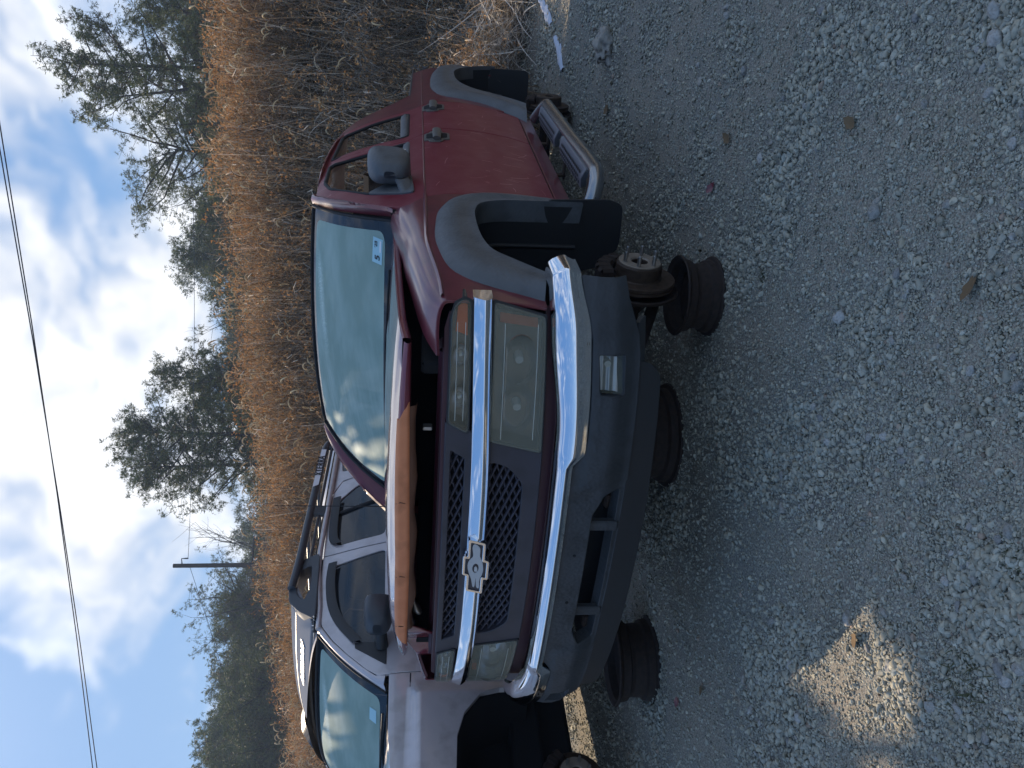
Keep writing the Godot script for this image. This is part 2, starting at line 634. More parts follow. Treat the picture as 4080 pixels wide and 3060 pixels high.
# the flank's paint: dust, chalky patches and scratches (3 m long, 1 m high)
func door_paint() -> ImageTexture:
	var w := 1536
	var h := 512
	var im := Image.create(w, h, false, Image.FORMAT_RGB8)
	var f := FastNoiseLite.new()
	f.frequency = 0.012
	f.fractal_octaves = 5
	f.seed = 77
	var g := FastNoiseLite.new()
	g.frequency = 0.1
	g.fractal_octaves = 3
	g.seed = 78
	for j in h:
		for i in w:
			var a := f.get_noise_2d(i * 0.6, j) * 0.5 + 0.5
			var b := g.get_noise_2d(i, j * 0.25) * 0.5 + 0.5
			var dust := clampf(0.12 + 0.50 * (a - 0.35) + 0.26 * (b - 0.4) + 0.16 * pow(float(j) / h, 3.0), 0.0, 0.6)
			im.set_pixel(i, j, Color(0.435, 0.125, 0.172).lerp(Color(0.54, 0.385, 0.385), dust))
	var r := RandomNumberGenerator.new()
	r.seed = 5
	for k in 90:
		var p := Vector2(r.randf() * w, (0.15 + 0.75 * r.randf()) * h)
		var dir := Vector2.from_angle(r.randf_range(-0.5, 0.5) + (PI / 2 if r.randf() < 0.7 else 0.0))
		var n := r.randi_range(8, 60)
		var tone := r.randf_range(0.3, 0.85)
		var bend := r.randf_range(-0.015, 0.015)
		for q in n:
			p += dir
			dir = dir.rotated(bend)
			var x := int(p.x)
			var y := int(p.y)
			if x >= 0 and y >= 0 and x < w - 1 and y < h:
				im.set_pixel(x, y, im.get_pixel(x, y).lerp(Color(0.78, 0.60, 0.60), tone))
				im.set_pixel(x + 1, y, im.get_pixel(x + 1, y).lerp(Color(0.78, 0.60, 0.60), tone))
	for k in 26:
		# smeared scuffs and runs, mostly upright
		var p := Vector2(r.randf() * w, (0.2 + 0.65 * r.randf()) * h)
		var half := r.randf_range(3.0, 8.0)
		var tall := r.randi_range(14, 70)
		var tone := r.randf_range(0.18, 0.5)
		var slope := r.randf_range(-0.5, 0.5)
		for q in tall:
			var fade := sin(PI * (q + 0.5) / tall)
			for o in range(-8, 9):
				var x := int(p.x + o + slope * q)
				var y := int(p.y + q)
				if absf(o) < half * fade and x >= 0 and y >= 0 and x < w and y < h:
					im.set_pixel(x, y, im.get_pixel(x, y).lerp(Color(0.72, 0.55, 0.56), tone * fade * (0.5 + 0.5 * r.randf())))
	for k in 7:
		var p := Vector2(r.randf() * w, (0.3 + 0.5 * r.randf()) * h)
		for q in 160:
			var o := Vector2(r.randfn() * 5.0, r.randfn() * 22.0)
			var x := int(p.x + o.x)
			var y := int(p.y + o.y)
			if x >= 0 and y >= 0 and x < w and y < h:
				im.set_pixel(x, y, im.get_pixel(x, y).lerp(Color(0.72, 0.58, 0.58), 0.35))
	im.generate_mipmaps()
	return ImageTexture.create_from_image(im)

# the screens: an even film of dust, pale streaks stronger towards the far side, crumbs of frost along a band below the roof edge
func windshield_dust() -> ImageTexture:
	var s := 640
	var im := Image.create(s, s, false, Image.FORMAT_RGBA8)
	var f := FastNoiseLite.new()
	f.frequency = 0.006
	f.fractal_octaves = 5
	f.seed = 7
	var g := FastNoiseLite.new()
	g.frequency = 0.05
	g.fractal_octaves = 3
	g.seed = 12
	for j in s:
		var t := float(j) / s
		for i in s:
			var x := (float(i) / s - 0.5) / 0.6
			var a := f.get_noise_2d(i, j) * 0.5 + 0.5
			var b := g.get_noise_2d((i + j * 0.7) * 0.16, (j - i * 0.5) * 0.9) * 0.5 + 0.5
			var q := Color(0.555, 0.645, 0.61).lightened(clampf(0.30 * (a - 0.35) + 0.18 * (b - 0.45) * smoothstep(0.5, -0.4, x), 0.0, 0.4))
			q.a = clampf(0.91 + 0.15 * (a - 0.5), 0.0, 0.98)
			var d := (t - (0.86 - 0.22 * (0.45 - x))) / 0.07
			var frost := exp(-d * d) * smoothstep(0.60, 0.40, x) * smoothstep(-0.25, 0.15, x)
			var speck := g.get_noise_2d(i * 5.0 + 90.0, j * 5.0) * 0.5 + 0.5
			if speck * 0.9 + frost * 0.42 > 0.86:
				q = q.lerp(Color(0.86, 0.92, 0.90, 1.0), 0.75)
			im.set_pixel(i, j, q)
	return ImageTexture.create_from_image(im)

# glass with dried dust: clearer along the rim, wiped streaks across it
func dust_glass(c: Color, most: float, seed_: int) -> ImageTexture:
	var s := 512
	var im := Image.create(s, s, false, Image.FORMAT_RGBA8)
	var f := FastNoiseLite.new()
	f.frequency = 0.008
	f.fractal_octaves = 5
	f.seed = seed_
	var g := FastNoiseLite.new()
	g.frequency = 0.05
	g.fractal_octaves = 3
	g.seed = seed_ + 1
	for j in s:
		for i in s:
			var a := f.get_noise_2d(i, j) * 0.5 + 0.5
			var b := g.get_noise_2d((i + j) * 0.2, (j - i) * 1.0) * 0.5 + 0.5
			var q := c.lightened(clampf((a - 0.42) * 0.7 + (b - 0.5) * 0.22, 0.0, 0.5))
			q = q.darkened(clampf((0.45 - a) * 0.5, 0.0, 0.4))
			q.a = clampf(most + (a - 0.5) * 0.25 + (b - 0.5) * 0.1, 0.05, 1.0)
			im.set_pixel(i, j, q)
	return ImageTexture.create_from_image(im)

# ---------------------------------------------------------------- the pickup
const SIDE := [Vector2(0.46, 0.87), Vector2(0.56, 0.915), Vector2(0.66, 0.945), Vector2(0.82, 0.968), Vector2(1.0, 0.985), Vector2(1.15, 0.988), Vector2(1.27, 0.98), Vector2(1.34, 0.958), Vector2(1.40, 0.935), Vector2(1.60, 0.88), Vector2(1.78, 0.815), Vector2(1.88, 0.755)]
const CROWN := [Vector2(-0.5, 1.465), Vector2(-0.25, 1.435), Vector2(0.0, 1.392), Vector2(0.18, 1.37), Vector2(0.52, 1.308), Vector2(0.70, 1.252), Vector2(0.80, 1.215)]

func tx(z: float, y: float) -> float:
	var x := curve(SIDE, y)
	if z > 0.2:
		x -= 0.014 * smoothstep(0.2, 0.75, z)
	if z < -3.85:
		x -= 0.10 * pow((-3.85 - z) / 0.4, 2.0)
	return x

func zf(x: float) -> float:
	var a := absf(x)
	return 0.93 - 0.20 * a * a - 0.055 * pow(a, 8.0)

func zb(x: float) -> float:
	var a := absf(x)
	return 1.03 - 0.13 * a * a - 0.11 * pow(a, 6.0)

func flank(s: float, off := 0.0) -> Callable:
	return func(z, y): return Vector3(s * (tx(z, y) + off), y, z)

func front(off := 0.0) -> Callable:
	return func(x, y): return Vector3(x, y, zf(x) + off)

func mirror(p: PackedVector2Array, s: float) -> PackedVector2Array:
	var o := PackedVector2Array()
	for q in p:
		o.append(Vector2(q.x * s, q.y))
	return o

func sheet(called: String, m: String, parent: Node, poly: PackedVector2Array, holes: Array, cell: float, f: Callable, out: Vector3, thick := 0.012, lip := 0.003) -> MeshInstance3D:
	var b := MB.new()
	b.skin(poly, holes, cell, f, out, thick, lip)
	return put(b, called, M[m], parent)

func solid(called: String, m: String, parent: Node, at: Vector3, size: Vector3, bev := 0.004, basis_ := Basis.IDENTITY) -> MeshInstance3D:
	var b := MB.new()
	b.box(at, size, bev, basis_)
	return put(b, called, M[m], parent)

func pipe(called: String, m: String, parent: Node, path: Array, radii: Array, sides := 8) -> MeshInstance3D:
	var b := MB.new()
	b.tube(path, radii, sides)
	return put(b, called, M[m], parent)

func windshield(x: float, t: float) -> Vector3:
	var hw := lerpf(0.83, 0.70, t)
	var q := x / hw
	var z := lerpf(-0.25 - 0.24 * q * q, -0.90 - 0.13 * q * q, t) + 0.03 * sin(PI * t)
	var y := lerpf(1.435, 1.90 - 0.02 * q * q, t) + 0.03 * sin(PI * t)
	return Vector3(x, y, z)

func hood(x: float, t: float) -> Vector3:
	var q := absf(x) / 0.82
	var zr := -0.27 - 0.21 * q * q
	var zr2 := 0.90 - 0.235 * pow(q, 2.6)
	var yr := 1.452 - 0.015 * q * q
	var yf := 1.397 - 0.03 * pow(q, 3.0)
	var y := lerpf(yr, yf, t) + 0.012 * sin(PI * t) * (1.0 - 0.5 * q)
	# two shallow raised ribs and the rolled nose
	y += 0.010 * smoothstep(0.50, 0.42, absf(x)) * smoothstep(0.0, 0.2, t) * (1.0 - t)
	var nose := clampf((t - 0.88) / 0.12, 0.0, 1.0)
	y -= 0.030 * nose * nose * (1.0 - 0.4 * q)
	return Vector3(x, y, lerpf(zr, zr2, t))

# the band of a wheel-arch flare between an outer and an inner line (z, y)
func flare(called: String, parent: Node, s: float, outer: Array, inner: Array, xin: float) -> void:
	var a := smooth(outer, 6)
	var b := smooth(inner, 6)
	var rows := []
	var lipr := []
	var n := 40
	for i in n + 1:
		var t := float(i) / n
		var p: Vector2 = along(a, t)
		var q: Vector2 = along(b, t)
		var x0 := tx(p.x, p.y) - 0.004
		var row := []
		for k in 9:
			var w := k / 8.0
			var m := p.lerp(q, w)
			var x := lerpf(x0, xin, w) + 0.022 * sin(PI * minf(w * 1.25, 1.0)) + 0.010 * smoothstep(0.0, 0.10, w)
			row.append(Vector3(s * x, m.y, m.x))
		rows.append(row)
		var end: Vector3 = row[8]
		var inw := (q - Vector2(0.1, 0.66)).normalized() * 0.0
		lipr.append([end, Vector3(end.x - s * 0.01, end.y + inw.y - 0.004, end.z), Vector3(end.x - s * 0.10, end.y + 0.004, end.z)])
	var mb := MB.new()
	mb.grid(rows, false, s < 0.0)
	mb.grid(lipr, false, s < 0.0)
	# close the outer rim against the body
	var rim := []
	for r in rows:
		rim.append([r[0] - Vector3(s * 0.03, 0, 0), r[0]])
	mb.grid(rim, false, s < 0.0)
	put(mb, called, M.flare_plastic, parent)

func along(p: Array, t: float) -> Vector2:
	var total := 0.0
	for i in p.size() - 1:
		total += p[i].distance_to(p[i + 1])
	var left := t * total
	for i in p.size() - 1:
		var d: float = p[i].distance_to(p[i + 1])
		if left <= d or i == p.size() - 2:
			return p[i].lerp(p[i + 1], clampf(left / maxf(d, 1e-6), 0.0, 1.0))
		left -= d
	return p[-1]

func loft(rings: Array, closed_ends := true) -> MB:
	var mb := MB.new()
	mb.grid(rings, true)
	if closed_ends:
		mb.fan(rings[0], (rings[0][0] - rings[1][0]).normalized())
		mb.fan(rings[-1], (rings[-1][0] - rings[-2][0]).normalized())
	return mb

func pickup() -> void:
	var t := thing("pickup_truck", "maroon pickup without wheels, raised hood with orange front edge and chrome bumper", "pickup truck")
	# dark core that the panels close round: floor, tunnel, firewall, bed
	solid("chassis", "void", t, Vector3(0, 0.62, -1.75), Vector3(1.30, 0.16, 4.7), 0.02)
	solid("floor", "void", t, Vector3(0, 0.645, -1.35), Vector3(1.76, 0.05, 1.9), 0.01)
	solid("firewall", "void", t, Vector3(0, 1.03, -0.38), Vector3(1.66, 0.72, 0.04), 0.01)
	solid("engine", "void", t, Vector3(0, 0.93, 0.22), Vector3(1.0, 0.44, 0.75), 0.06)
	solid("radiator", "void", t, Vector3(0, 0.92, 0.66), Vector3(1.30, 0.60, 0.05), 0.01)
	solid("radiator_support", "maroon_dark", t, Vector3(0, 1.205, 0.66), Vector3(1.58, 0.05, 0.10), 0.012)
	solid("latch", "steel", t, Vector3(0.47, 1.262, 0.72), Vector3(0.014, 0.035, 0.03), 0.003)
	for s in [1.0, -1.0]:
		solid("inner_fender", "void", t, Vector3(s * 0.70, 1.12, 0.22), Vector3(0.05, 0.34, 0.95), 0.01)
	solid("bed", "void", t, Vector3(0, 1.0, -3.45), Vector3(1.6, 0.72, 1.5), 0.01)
	solid("bed_cover", "black_plastic", t, Vector3(0, 1.395, -3.45), Vector3(1.78, 0.03, 1.55), 0.008)
	solid("tailgate", "maroon", t, Vector3(0, 1.08, -4.27), Vector3(1.62, 0.60, 0.05), 0.015)
	# cab
	var b := MB.new()
	var rows := []
	for i in 17:
		var u := i / 16.0
		var row := []
		for j in 25:
			var q := j / 12.0 - 1.0
			var hw := lerpf(0.70, 0.765, smoothstep(0.0, 0.3, u)) + 0.02
			var z := lerpf(-0.905 - 0.13 * q * q, -2.30, u)
			var edge := pow(absf(q), 6.0)
			var y := 1.905 + 0.028 * sin(PI * minf(u * 1.1, 1.0)) - 0.018 * q * q - 0.035 * edge - 0.05 * smoothstep(0.85, 1.0, u)
			row.append(Vector3(hw * q, y, z))
		rows.append(row)
	b.grid(rows, false, true)
	put(b, "roof", M.maroon, t)
	sheet("rear_window", "clear_glass", t, V2([-0.72, 0, 0.72, 0, 0.66, 1, -0.66, 1]), [], 0.2, func(x, v): return Vector3(x, lerpf(1.42, 1.84, v), lerpf(-2.58, -2.30, v)), Vector3(0, 0, -1), 0.004)
	var wpoly := V2([-0.825, 0, 0.825, 0, 0.80, 0.2, 0.695, 1, -0.695, 1, -0.80, 0.2])
	var ins := rounded(V2([-0.765, 0.075, 0.765, 0.075, 0.645, 0.93, -0.645, 0.93]), 0.07, 6)
	var glass := sheet("windshield", "dusty_glass", t, ins, [], 0.06, windshield, Vector3(0, 0.5, 1), 0.0)
	sheet("windshield_border", "tinted_glass", t, wpoly, [ins], 0.06, windshield, Vector3(0, 0.5, 1), 0.006, 0.002)
	# inspection sticker behind the glass: a plate with a month digit and a year
	var sp := func(x, v): return windshield(x, v) + Vector3(0, 0.0012, 0.0020)
	sheet("sticker", "sticker", glass, V2([0.615, 0.098, 0.725, 0.092, 0.725, 0.182, 0.615, 0.188]), [], 0.05, sp, Vector3(0, 0.5, 1), 0.0)
	var up := (windshield(0.55, 0.25) - windshield(0.55, 0.10)).normalized()
	var right := (windshield(0.60, 0.18) - windshield(0.50, 0.18)).normalized()
	var outw := right.cross(up).normalized()
	var wb := Basis(right, up, outw)
	text("5", 0.034, 0.0006, "sticker_print", M.print_dark, glass, Transform3D(wb, windshield(0.640, 0.138) + outw * 0.004))
	text("'23", 0.018, 0.0006, "sticker_print", M.print_dark, glass, Transform3D(wb, windshield(0.695, 0.153) + outw * 0.004))
	var sw := func(x, v): return windshield(x, v) + Vector3(0, 0.002, 0.0035)
	sheet("sticker_print", "print_light", glass, V2([0.668, 0.106, 0.716, 0.104, 0.716, 0.118, 0.668, 0.120]), [], 0.05, sw, Vector3(0, 0.5, 1), 0.0)
	# rubber round the windshield
	for s in [1.0, -1.0]:
		var side_path := []
		for k in 9:
			side_path.append(windshield(s * lerpf(0.825, 0.695, k / 8.0), k / 8.0) + Vector3(0, 0.004, 0.004))
		pipe("windshield_seal", "rubber", t, side_path, [0.009], 6)
	var top_path := []
	for k in 17:
		top_path.append(windshield(0.695 * (k / 8.0 - 1.0), 1.0) + Vector3(0, 0.002, 0.002))
	pipe("windshield_seal", "rubber", t, top_path, [0.008], 6)
	# cowl, wipers
	sheet("cowl", "black_plastic", t, V2([-0.84, 0, 0.84, 0, 0.84, 1, -0.84, 1]), [], 0.12, func(x, v): return windshield(x * 0.98, 0.0) + Vector3(0, -0.035 - 0.01 * v, 0.13 * v - 0.01), Vector3.UP, 0.01)
	pipe("wiper", "rubber", t, [windshield(0.62, 0.005) + Vector3(0, 0.012, 0.012), windshield(0.25, 0.03) + Vector3(0, 0.014, 0.014), windshield(-0.02, 0.035) + Vector3(0, 0.012, 0.012)], [0.006], 5)
	pipe("wiper", "rubber", t, [windshield(-0.10, 0.005) + Vector3(0, 0.012, 0.012), windshield(-0.40, 0.03) + Vector3(0, 0.014, 0.014), windshield(-0.68, 0.035) + Vector3(0, 0.012, 0.012)], [0.006], 5)
	# cabin
	solid("dashboard", "black_plastic", t, Vector3(0, 1.33, -0.62), Vector3(1.55, 0.16, 0.42), 0.05)
	var wheel := MB.new()
	var ring := []
	for k in 25:
		ring.append(Vector3(0.38, 1.36, -0.95) + Basis(Vector3.RIGHT, -0.45) * Vector3(cos(TAU * k / 24.0) * 0.18, sin(TAU * k / 24.0) * 0.18, 0))
	wheel.tube(ring, [0.014], 6, false)
	wheel.tube([Vector3(0.38, 1.36, -0.95), Vector3(0.38, 1.28, -0.72)], [0.03], 8)
	put(wheel, "steering_wheel", M.black_plastic, t)
	for s in [1.0, -1.0]:
		for z in [-1.35, -2.15]:
			var seat := solid("seat", "seat_cloth", t, Vector3(s * 0.40, 1.28, z - 0.12), Vector3(0.5, 0.58, 0.14), 0.05, Basis(Vector3.RIGHT, -0.2))
			solid("headrest", "seat_cloth", seat, Vector3(s * 0.40, 1.64, z - 0.22), Vector3(0.26, 0.17, 0.10), 0.04)
			solid("cushion", "seat_cloth", seat, Vector3(s * 0.40, 0.98, z + 0.14), Vector3(0.5, 0.16, 0.5), 0.05)
	for s in [1.0, -1.0]:
		flank_parts(t, s)
	hood_parts(t)
	front_parts(t)
	bumper_parts(t)
	for s in [1.0, -1.0]:
		hub(t, Vector3(s * 0.86, 0.36, 0.0), s, true)
		hub(t, Vector3(s * 0.93, 0.325, -3.30), s, false)
	# axles and links under the front
	pipe("axle", "rust", t, [Vector3(-0.78, 0.36, 0), Vector3(0.78, 0.36, 0)], [0.035], 10)
	pipe("axle", "rust", t, [Vector3(-0.78, 0.325, -3.3), Vector3(0.78, 0.325, -3.3)], [0.05], 10)
	for s in [1.0, -1.0]:
		pipe("control_arm", "rust", t, [Vector3(s * 0.42, 0.38, 0.22), Vector3(s * 0.74, 0.26, 0.02), Vector3(s * 0.42, 0.38, -0.22)], [0.028], 8)
		pipe("frame_rail", "void", t, [Vector3(s * 0.42, 0.50, 0.80), Vector3(s * 0.42, 0.48, -0.5), Vector3(s * 0.45, 0.60, -4.2)], [0.07], 8)
	solid("crossmember", "rust", t, Vector3(0, 0.40, -0.05), Vector3(0.9, 0.10, 0.22), 0.02)
	# mast antenna on the far fender
	pipe("antenna", "rubber", t, [Vector3(-0.80, 1.42, -0.33), Vector3(-0.802, 1.72, -0.335), Vector3(-0.805, 2.08, -0.34)], [0.0032, 0.0026, 0.0018], 6)

func flank_parts(t: Node, s: float) -> void:
	var out := Vector3(s, 0.15, 0.1)
	var f := flank(s)
	# front fender with rolled shoulder: below 1.2 the second coordinate is height, above it runs over the shoulder
	var fen := func(z, v):
		var p: Vector3
		if v <= 1.2:
			p = Vector3(tx(z, v), v, z)
		else:
			var w: float = clampf((v - 1.2) / 0.4, 0.0, 1.0)
			var top := maxf(curve(CROWN, z), 1.205)
			var a := Vector2(tx(z, 1.2), 1.2)
			var c := Vector2(tx(z, 1.2) + 0.004, top + 0.004)
			var e := Vector2(0.815, top - 0.012)
			var q := a.lerp(c, w).lerp(c.lerp(e, w), w)
			p = Vector3(q.x, q.y, z)
		p.z += smoothstep(0.25, 0.68, z) * 0.62 * (0.985 - p.x)
		return Vector3(s * p.x, p.y, p.z)
	var fp := V2([-0.44, 0.66, -0.425, 0.90, -0.41, 1.20, -0.355, 1.30, -0.31, 1.36, -0.36, 1.44, -0.46, 1.60, 0.3, 1.60, 0.695, 1.60, 0.69, 1.20, 0.69, 0.87, 0.565, 0.87, 0.47, 0.985, 0.355, 1.08, 0.14, 1.12, -0.12, 1.125, -0.26, 1.085, -0.315, 0.96, -0.335, 0.66])
	sheet("front_fender", "maroon", t, fp, [], 0.045, fen, Vector3(s, 0.6, 0.15))
	# crease along the flank
	for seg in [[-0.405, 0.66], [-1.585, -0.36], [-2.40, -1.60], [-4.20, -2.44]]:
		var cb := MB.new()
		var cr := []
		for k in 13:
			var z := lerpf(seg[0], seg[1], k / 12.0)
			var y := 1.284 - 0.016 * z
			if z > 0.1:
				y = 1.284 - 0.016 * z - 0.05 * smoothstep(0.1, 0.66, z)
			var p: Vector3 = fen.call(z, 1.2 + (y - 1.2)) if z > -0.406 and y > 1.2 else f.call(z, y)
			if z > -0.406:
				p = f.call(z, y)
				var top := curve(CROWN, z)
				p.x = s * (tx(z, 1.2) + 0.004 - 0.05 * pow(clampf((y - 1.2) / (top - 1.2), 0, 1), 3.0))
				p.z += smoothstep(0.25, 0.68, z) * 0.62 * (0.985 - absf(p.x))
			cr.append([p + Vector3(s * -0.004, -0.007, 0), p + Vector3(s * 0.0045, -0.003, 0), p + Vector3(s * 0.0045, 0.002, 0), p + Vector3(s * -0.006, 0.008, 0)])
		cb.grid(cr, false, s < 0)
		put(cb, "body_crease", M.maroon, t)
	# doors: one skin each, with the window frame, then glass, handle
	var d1 := V2([-0.45, 0.672, -0.433, 0.90, -0.418, 1.20, -0.363, 1.30, -0.325, 1.37, -0.40, 1.455, -0.55, 1.60, -0.80, 1.775, -0.98, 1.858, -1.25, 1.872, -1.546, 1.878, -1.541, 1.60, -1.552, 1.40, -1.590, 1.32, -1.685, 1.195, -1.680, 1.0, -1.655, 0.81, -1.595, 0.676])
	var w1 := rounded(V2([-0.555, 1.36, -0.645, 1.56, -0.93, 1.775, -1.12, 1.828, -1.47, 1.842, -1.50, 1.395]), 0.03)
	var front_door := sheet("front_door", "door_paint", t, d1, [w1], 0.05, f, out)
	sheet("window", "clear_glass", front_door, w1, [], 0.08, flank(s, -0.016), out, 0.0)
	window_trim(front_door, s, w1, 0.0)
	var d2 := V2([-1.615, 0.676, -1.676, 0.81, -1.702, 1.0, -1.707, 1.195, -1.612, 1.32, -1.570, 1.40, -1.551, 1.60, -1.556, 1.878, -2.24, 1.866, -2.33, 1.62, -2.42, 1.37, -2.50, 1.20, -2.49, 1.02, -2.43, 0.83, -2.32, 0.672])
	var w2 := rounded(V2([-1.665, 1.40, -1.60, 1.845, -2.15, 1.832, -2.22, 1.62, -2.29, 1.41]), 0.03)
	var rear_door := sheet("rear_door", "door_paint", t, d2, [w2], 0.05, f, out)
	sheet("window", "clear_glass", rear_door, w2, [], 0.08, flank(s, -0.016), out, 0.0)
	window_trim(rear_door, s, w2, 0.0)
	door_handle(front_door, s, -1.49, 1.235)
	door_handle(rear_door, s, -2.30, 1.255)
	for gap in [V2([-1.52, 0.60, -1.62, 0.60, -1.69, 0.81, -1.73, 1.0, -1.73, 1.2, -1.63, 1.33, -1.60, 1.40, -1.535, 1.40, -1.54, 1.33, -1.65, 1.19, -1.64, 0.81]), V2([-0.38, 0.60, -0.38, 0.9, -0.37, 1.2, -0.31, 1.30, -0.28, 1.37, -0.39, 1.43, -0.46, 1.40, -0.47, 0.60]), V2([-2.29, 0.62, -2.36, 0.62, -2.46, 0.82, -2.53, 1.02, -2.54, 1.2, -2.46, 1.36, -2.38, 1.36, -2.46, 1.2, -2.45, 1.02, -2.40, 0.83]), V2([-0.42, 0.64, -2.42, 0.64, -2.42, 0.69, -0.42, 0.69])]:
		sheet("door_seam", "rubber", t, gap, [], 0.06, flank(s, -0.009), out, 0.0)
	# sill, sail panel, bed side
	sheet("sill", "maroon", t, V2([-2.40, 0.578, -0.44, 0.578, -0.44, 0.660, -2.34, 0.660]), [], 0.06, f, Vector3(s, -0.2, 0))
	sheet("sail_panel", "maroon", t, V2([-2.25, 1.866, -2.34, 1.62, -2.43, 1.37, -2.46, 1.335, -2.95, 1.415, -2.74, 1.55, -2.50, 1.76, -2.36, 1.858]), [], 0.06, f, out)
	var q := V2([-2.43, 0.66, -2.44, 0.83, -2.50, 1.02, -2.51, 1.20, -2.45, 1.335, -2.95, 1.412, -4.24, 1.412, -4.24, 0.72, -3.98, 0.72, -3.95, 0.86, -3.85, 1.0, -3.63, 1.09, -3.3, 1.10, -3.05, 1.05, -2.85, 0.94, -2.73, 0.82, -2.56, 0.66])
	sheet("bed_side", "maroon", t, q, [], 0.06, f, out)
	pipe("bed_rail_cap", "black_plastic", t, [Vector3(s * 0.915, 1.413, -2.75), Vector3(s * 0.915, 1.413, -3.6), Vector3(s * 0.90, 1.413, -4.2)], [0.017], 6)
	# tail lamp wraps the corner
	sheet("tail_lamp", "red_lens", t, V2([-4.255, 1.10, -4.12, 1.10, -4.12, 1.37, -4.255, 1.37]), [], 0.05, flank(s, 0.006), out, 0.03)
	# A-pillar between glass and door frame
	var ap := MB.new()
	var ar := []
	var dl := [Vector2(-0.36, 1.435), Vector2(-0.40, 1.455), Vector2(-0.55, 1.60), Vector2(-0.80, 1.775), Vector2(-0.98, 1.858), Vector2(-1.05, 1.874)]
	for k in 17:
		var u := k / 16.0
		var w := windshield(s * lerpf(0.835, 0.70, u), u) + Vector3(s * 0.004, 0.006, 0.0)
		var d := along(dl, u)
		var e := Vector3(s * (tx(d.x, d.y) - 0.002), d.y, d.x + 0.004)
		var bulge := Vector3(s * 0.012, 0.010, 0.016)
		ar.append([w - Vector3(0, 0.012, 0), w, w.lerp(e, 0.3) + bulge, w.lerp(e, 0.7) + bulge, e, e - Vector3(s * 0.02, 0, 0.0)])
	ap.grid(ar, false, s > 0)
	put(ap, "windshield_pillar", M.maroon, t)
	# roof rail: fills between door tops and roof skin
	var rl := MB.new()
	var rr := []
	for k in 15:
		var z := lerpf(-0.98, -2.30, k / 14.0)
		var u := clampf((-z - 1.035) / 1.265, 0.0, 1.0)
		var yd := 1.858 + 0.018 * smoothstep(-0.98, -1.3, z) - 0.008 * smoothstep(-2.0, -2.3, z)
		var hw := lerpf(0.70, 0.765, smoothstep(0.0, 0.3, u)) + 0.02
		var yr := 1.905 + 0.028 * sin(PI * minf(u * 1.1, 1.0)) - 0.018 - 0.035 - 0.05 * smoothstep(0.85, 1.0, u)
		var e := Vector3(s * (tx(z, yd) - 0.002), yd, z)
		var r := Vector3(s * hw, yr, z)
		rr.append([e - Vector3(s * 0.01, 0.01, 0), e, e.lerp(r, 0.5) + Vector3(s * 0.010, 0.008, 0), r, r - Vector3(s * 0.03, -0.002, 0)])
	rl.grid(rr, false, s > 0)
	put(rl, "roof_rail", M.maroon, t)
	# flares
	flare("front_flare", t, s, [Vector2(0.665, 0.872), Vector2(0.64, 0.94), Vector2(0.60, 1.04), Vector2(0.54, 1.13), Vector2(0.43, 1.205), Vector2(0.20, 1.248), Vector2(0.0, 1.25), Vector2(-0.17, 1.236), Vector2(-0.31, 1.18), Vector2(-0.385, 1.069), Vector2(-0.41, 0.844), Vector2(-0.405, 0.70), Vector2(-0.39, 0.58)],
		[Vector2(0.53, 0.855), Vector2(0.47, 0.91), Vector2(0.41, 0.965), Vector2(0.33, 1.03), Vector2(0.23, 1.06), Vector2(0.13, 1.073), Vector2(0.0, 1.08), Vector2(-0.12, 1.078), Vector2(-0.225, 1.045), Vector2(-0.275, 0.95), Vector2(-0.285, 0.84), Vector2(-0.295, 0.70), Vector2(-0.30, 0.58)], 1.005)
	flare("rear_flare", t, s, [Vector2(-2.24, 0.62), Vector2(-2.42, 0.75), Vector2(-2.55, 0.88), Vector2(-2.63, 1.05), Vector2(-2.72, 1.20), Vector2(-2.95, 1.262), Vector2(-3.25, 1.275), Vector2(-3.65, 1.255), Vector2(-3.95, 1.18), Vector2(-4.12, 1.02), Vector2(-4.18, 0.72)],
		[Vector2(-2.46, 0.61), Vector2(-2.60, 0.70), Vector2(-2.74, 0.82), Vector2(-2.86, 0.93), Vector2(-2.98, 1.0), Vector2(-3.12, 1.05), Vector2(-3.32, 1.08), Vector2(-3.62, 1.075), Vector2(-3.80, 1.0), Vector2(-3.93, 0.86), Vector2(-3.98, 0.72)], 1.01)
	# wheel houses
	for w in [[V2([0.545, 0.60, 0.53, 0.855, 0.43, 0.955, 0.33, 1.04, 0.13, 1.078, -0.11, 1.085, -0.23, 1.05, -0.28, 0.95, -0.30, 0.58])], [V2([-2.46, 0.61, -2.74, 0.82, -2.98, 1.0, -3.32, 1.085, -3.62, 1.08, -3.85, 0.98, -3.98, 0.72])]]:
		var p: PackedVector2Array = w[0]
		var lb := MB.new()
		var lr := []
		for k in p.size():
			lr.append([Vector3(s * 0.99, p[k].y + 0.012, p[k].x), Vector3(s * 0.90, p[k].y + 0.03, p[k].x), Vector3(s * 0.72, p[k].y + 0.015, p[k].x), Vector3(s * 0.46, p[k].y - 0.02, p[k].x)])
		lb.grid(lr, false, s > 0)
		var rim := []
		for k in p.size():
			rim.append(Vector3(s * 0.46, p[k].y - 0.02, p[k].x))
		lb.fan(rim, Vector3(s, 0, 0))
		# ribs pressed into the liner
		for dz in [0.0, 1.0]:
			var arc := []
			for k in p.size():
				arc.append(Vector3(s * (0.62 + 0.18 * dz), p[k].y + 0.012, p[k].x))
			lb.tube(arc, [0.012], 5)
		put(lb, "wheel_liner", M.black_plastic, t)
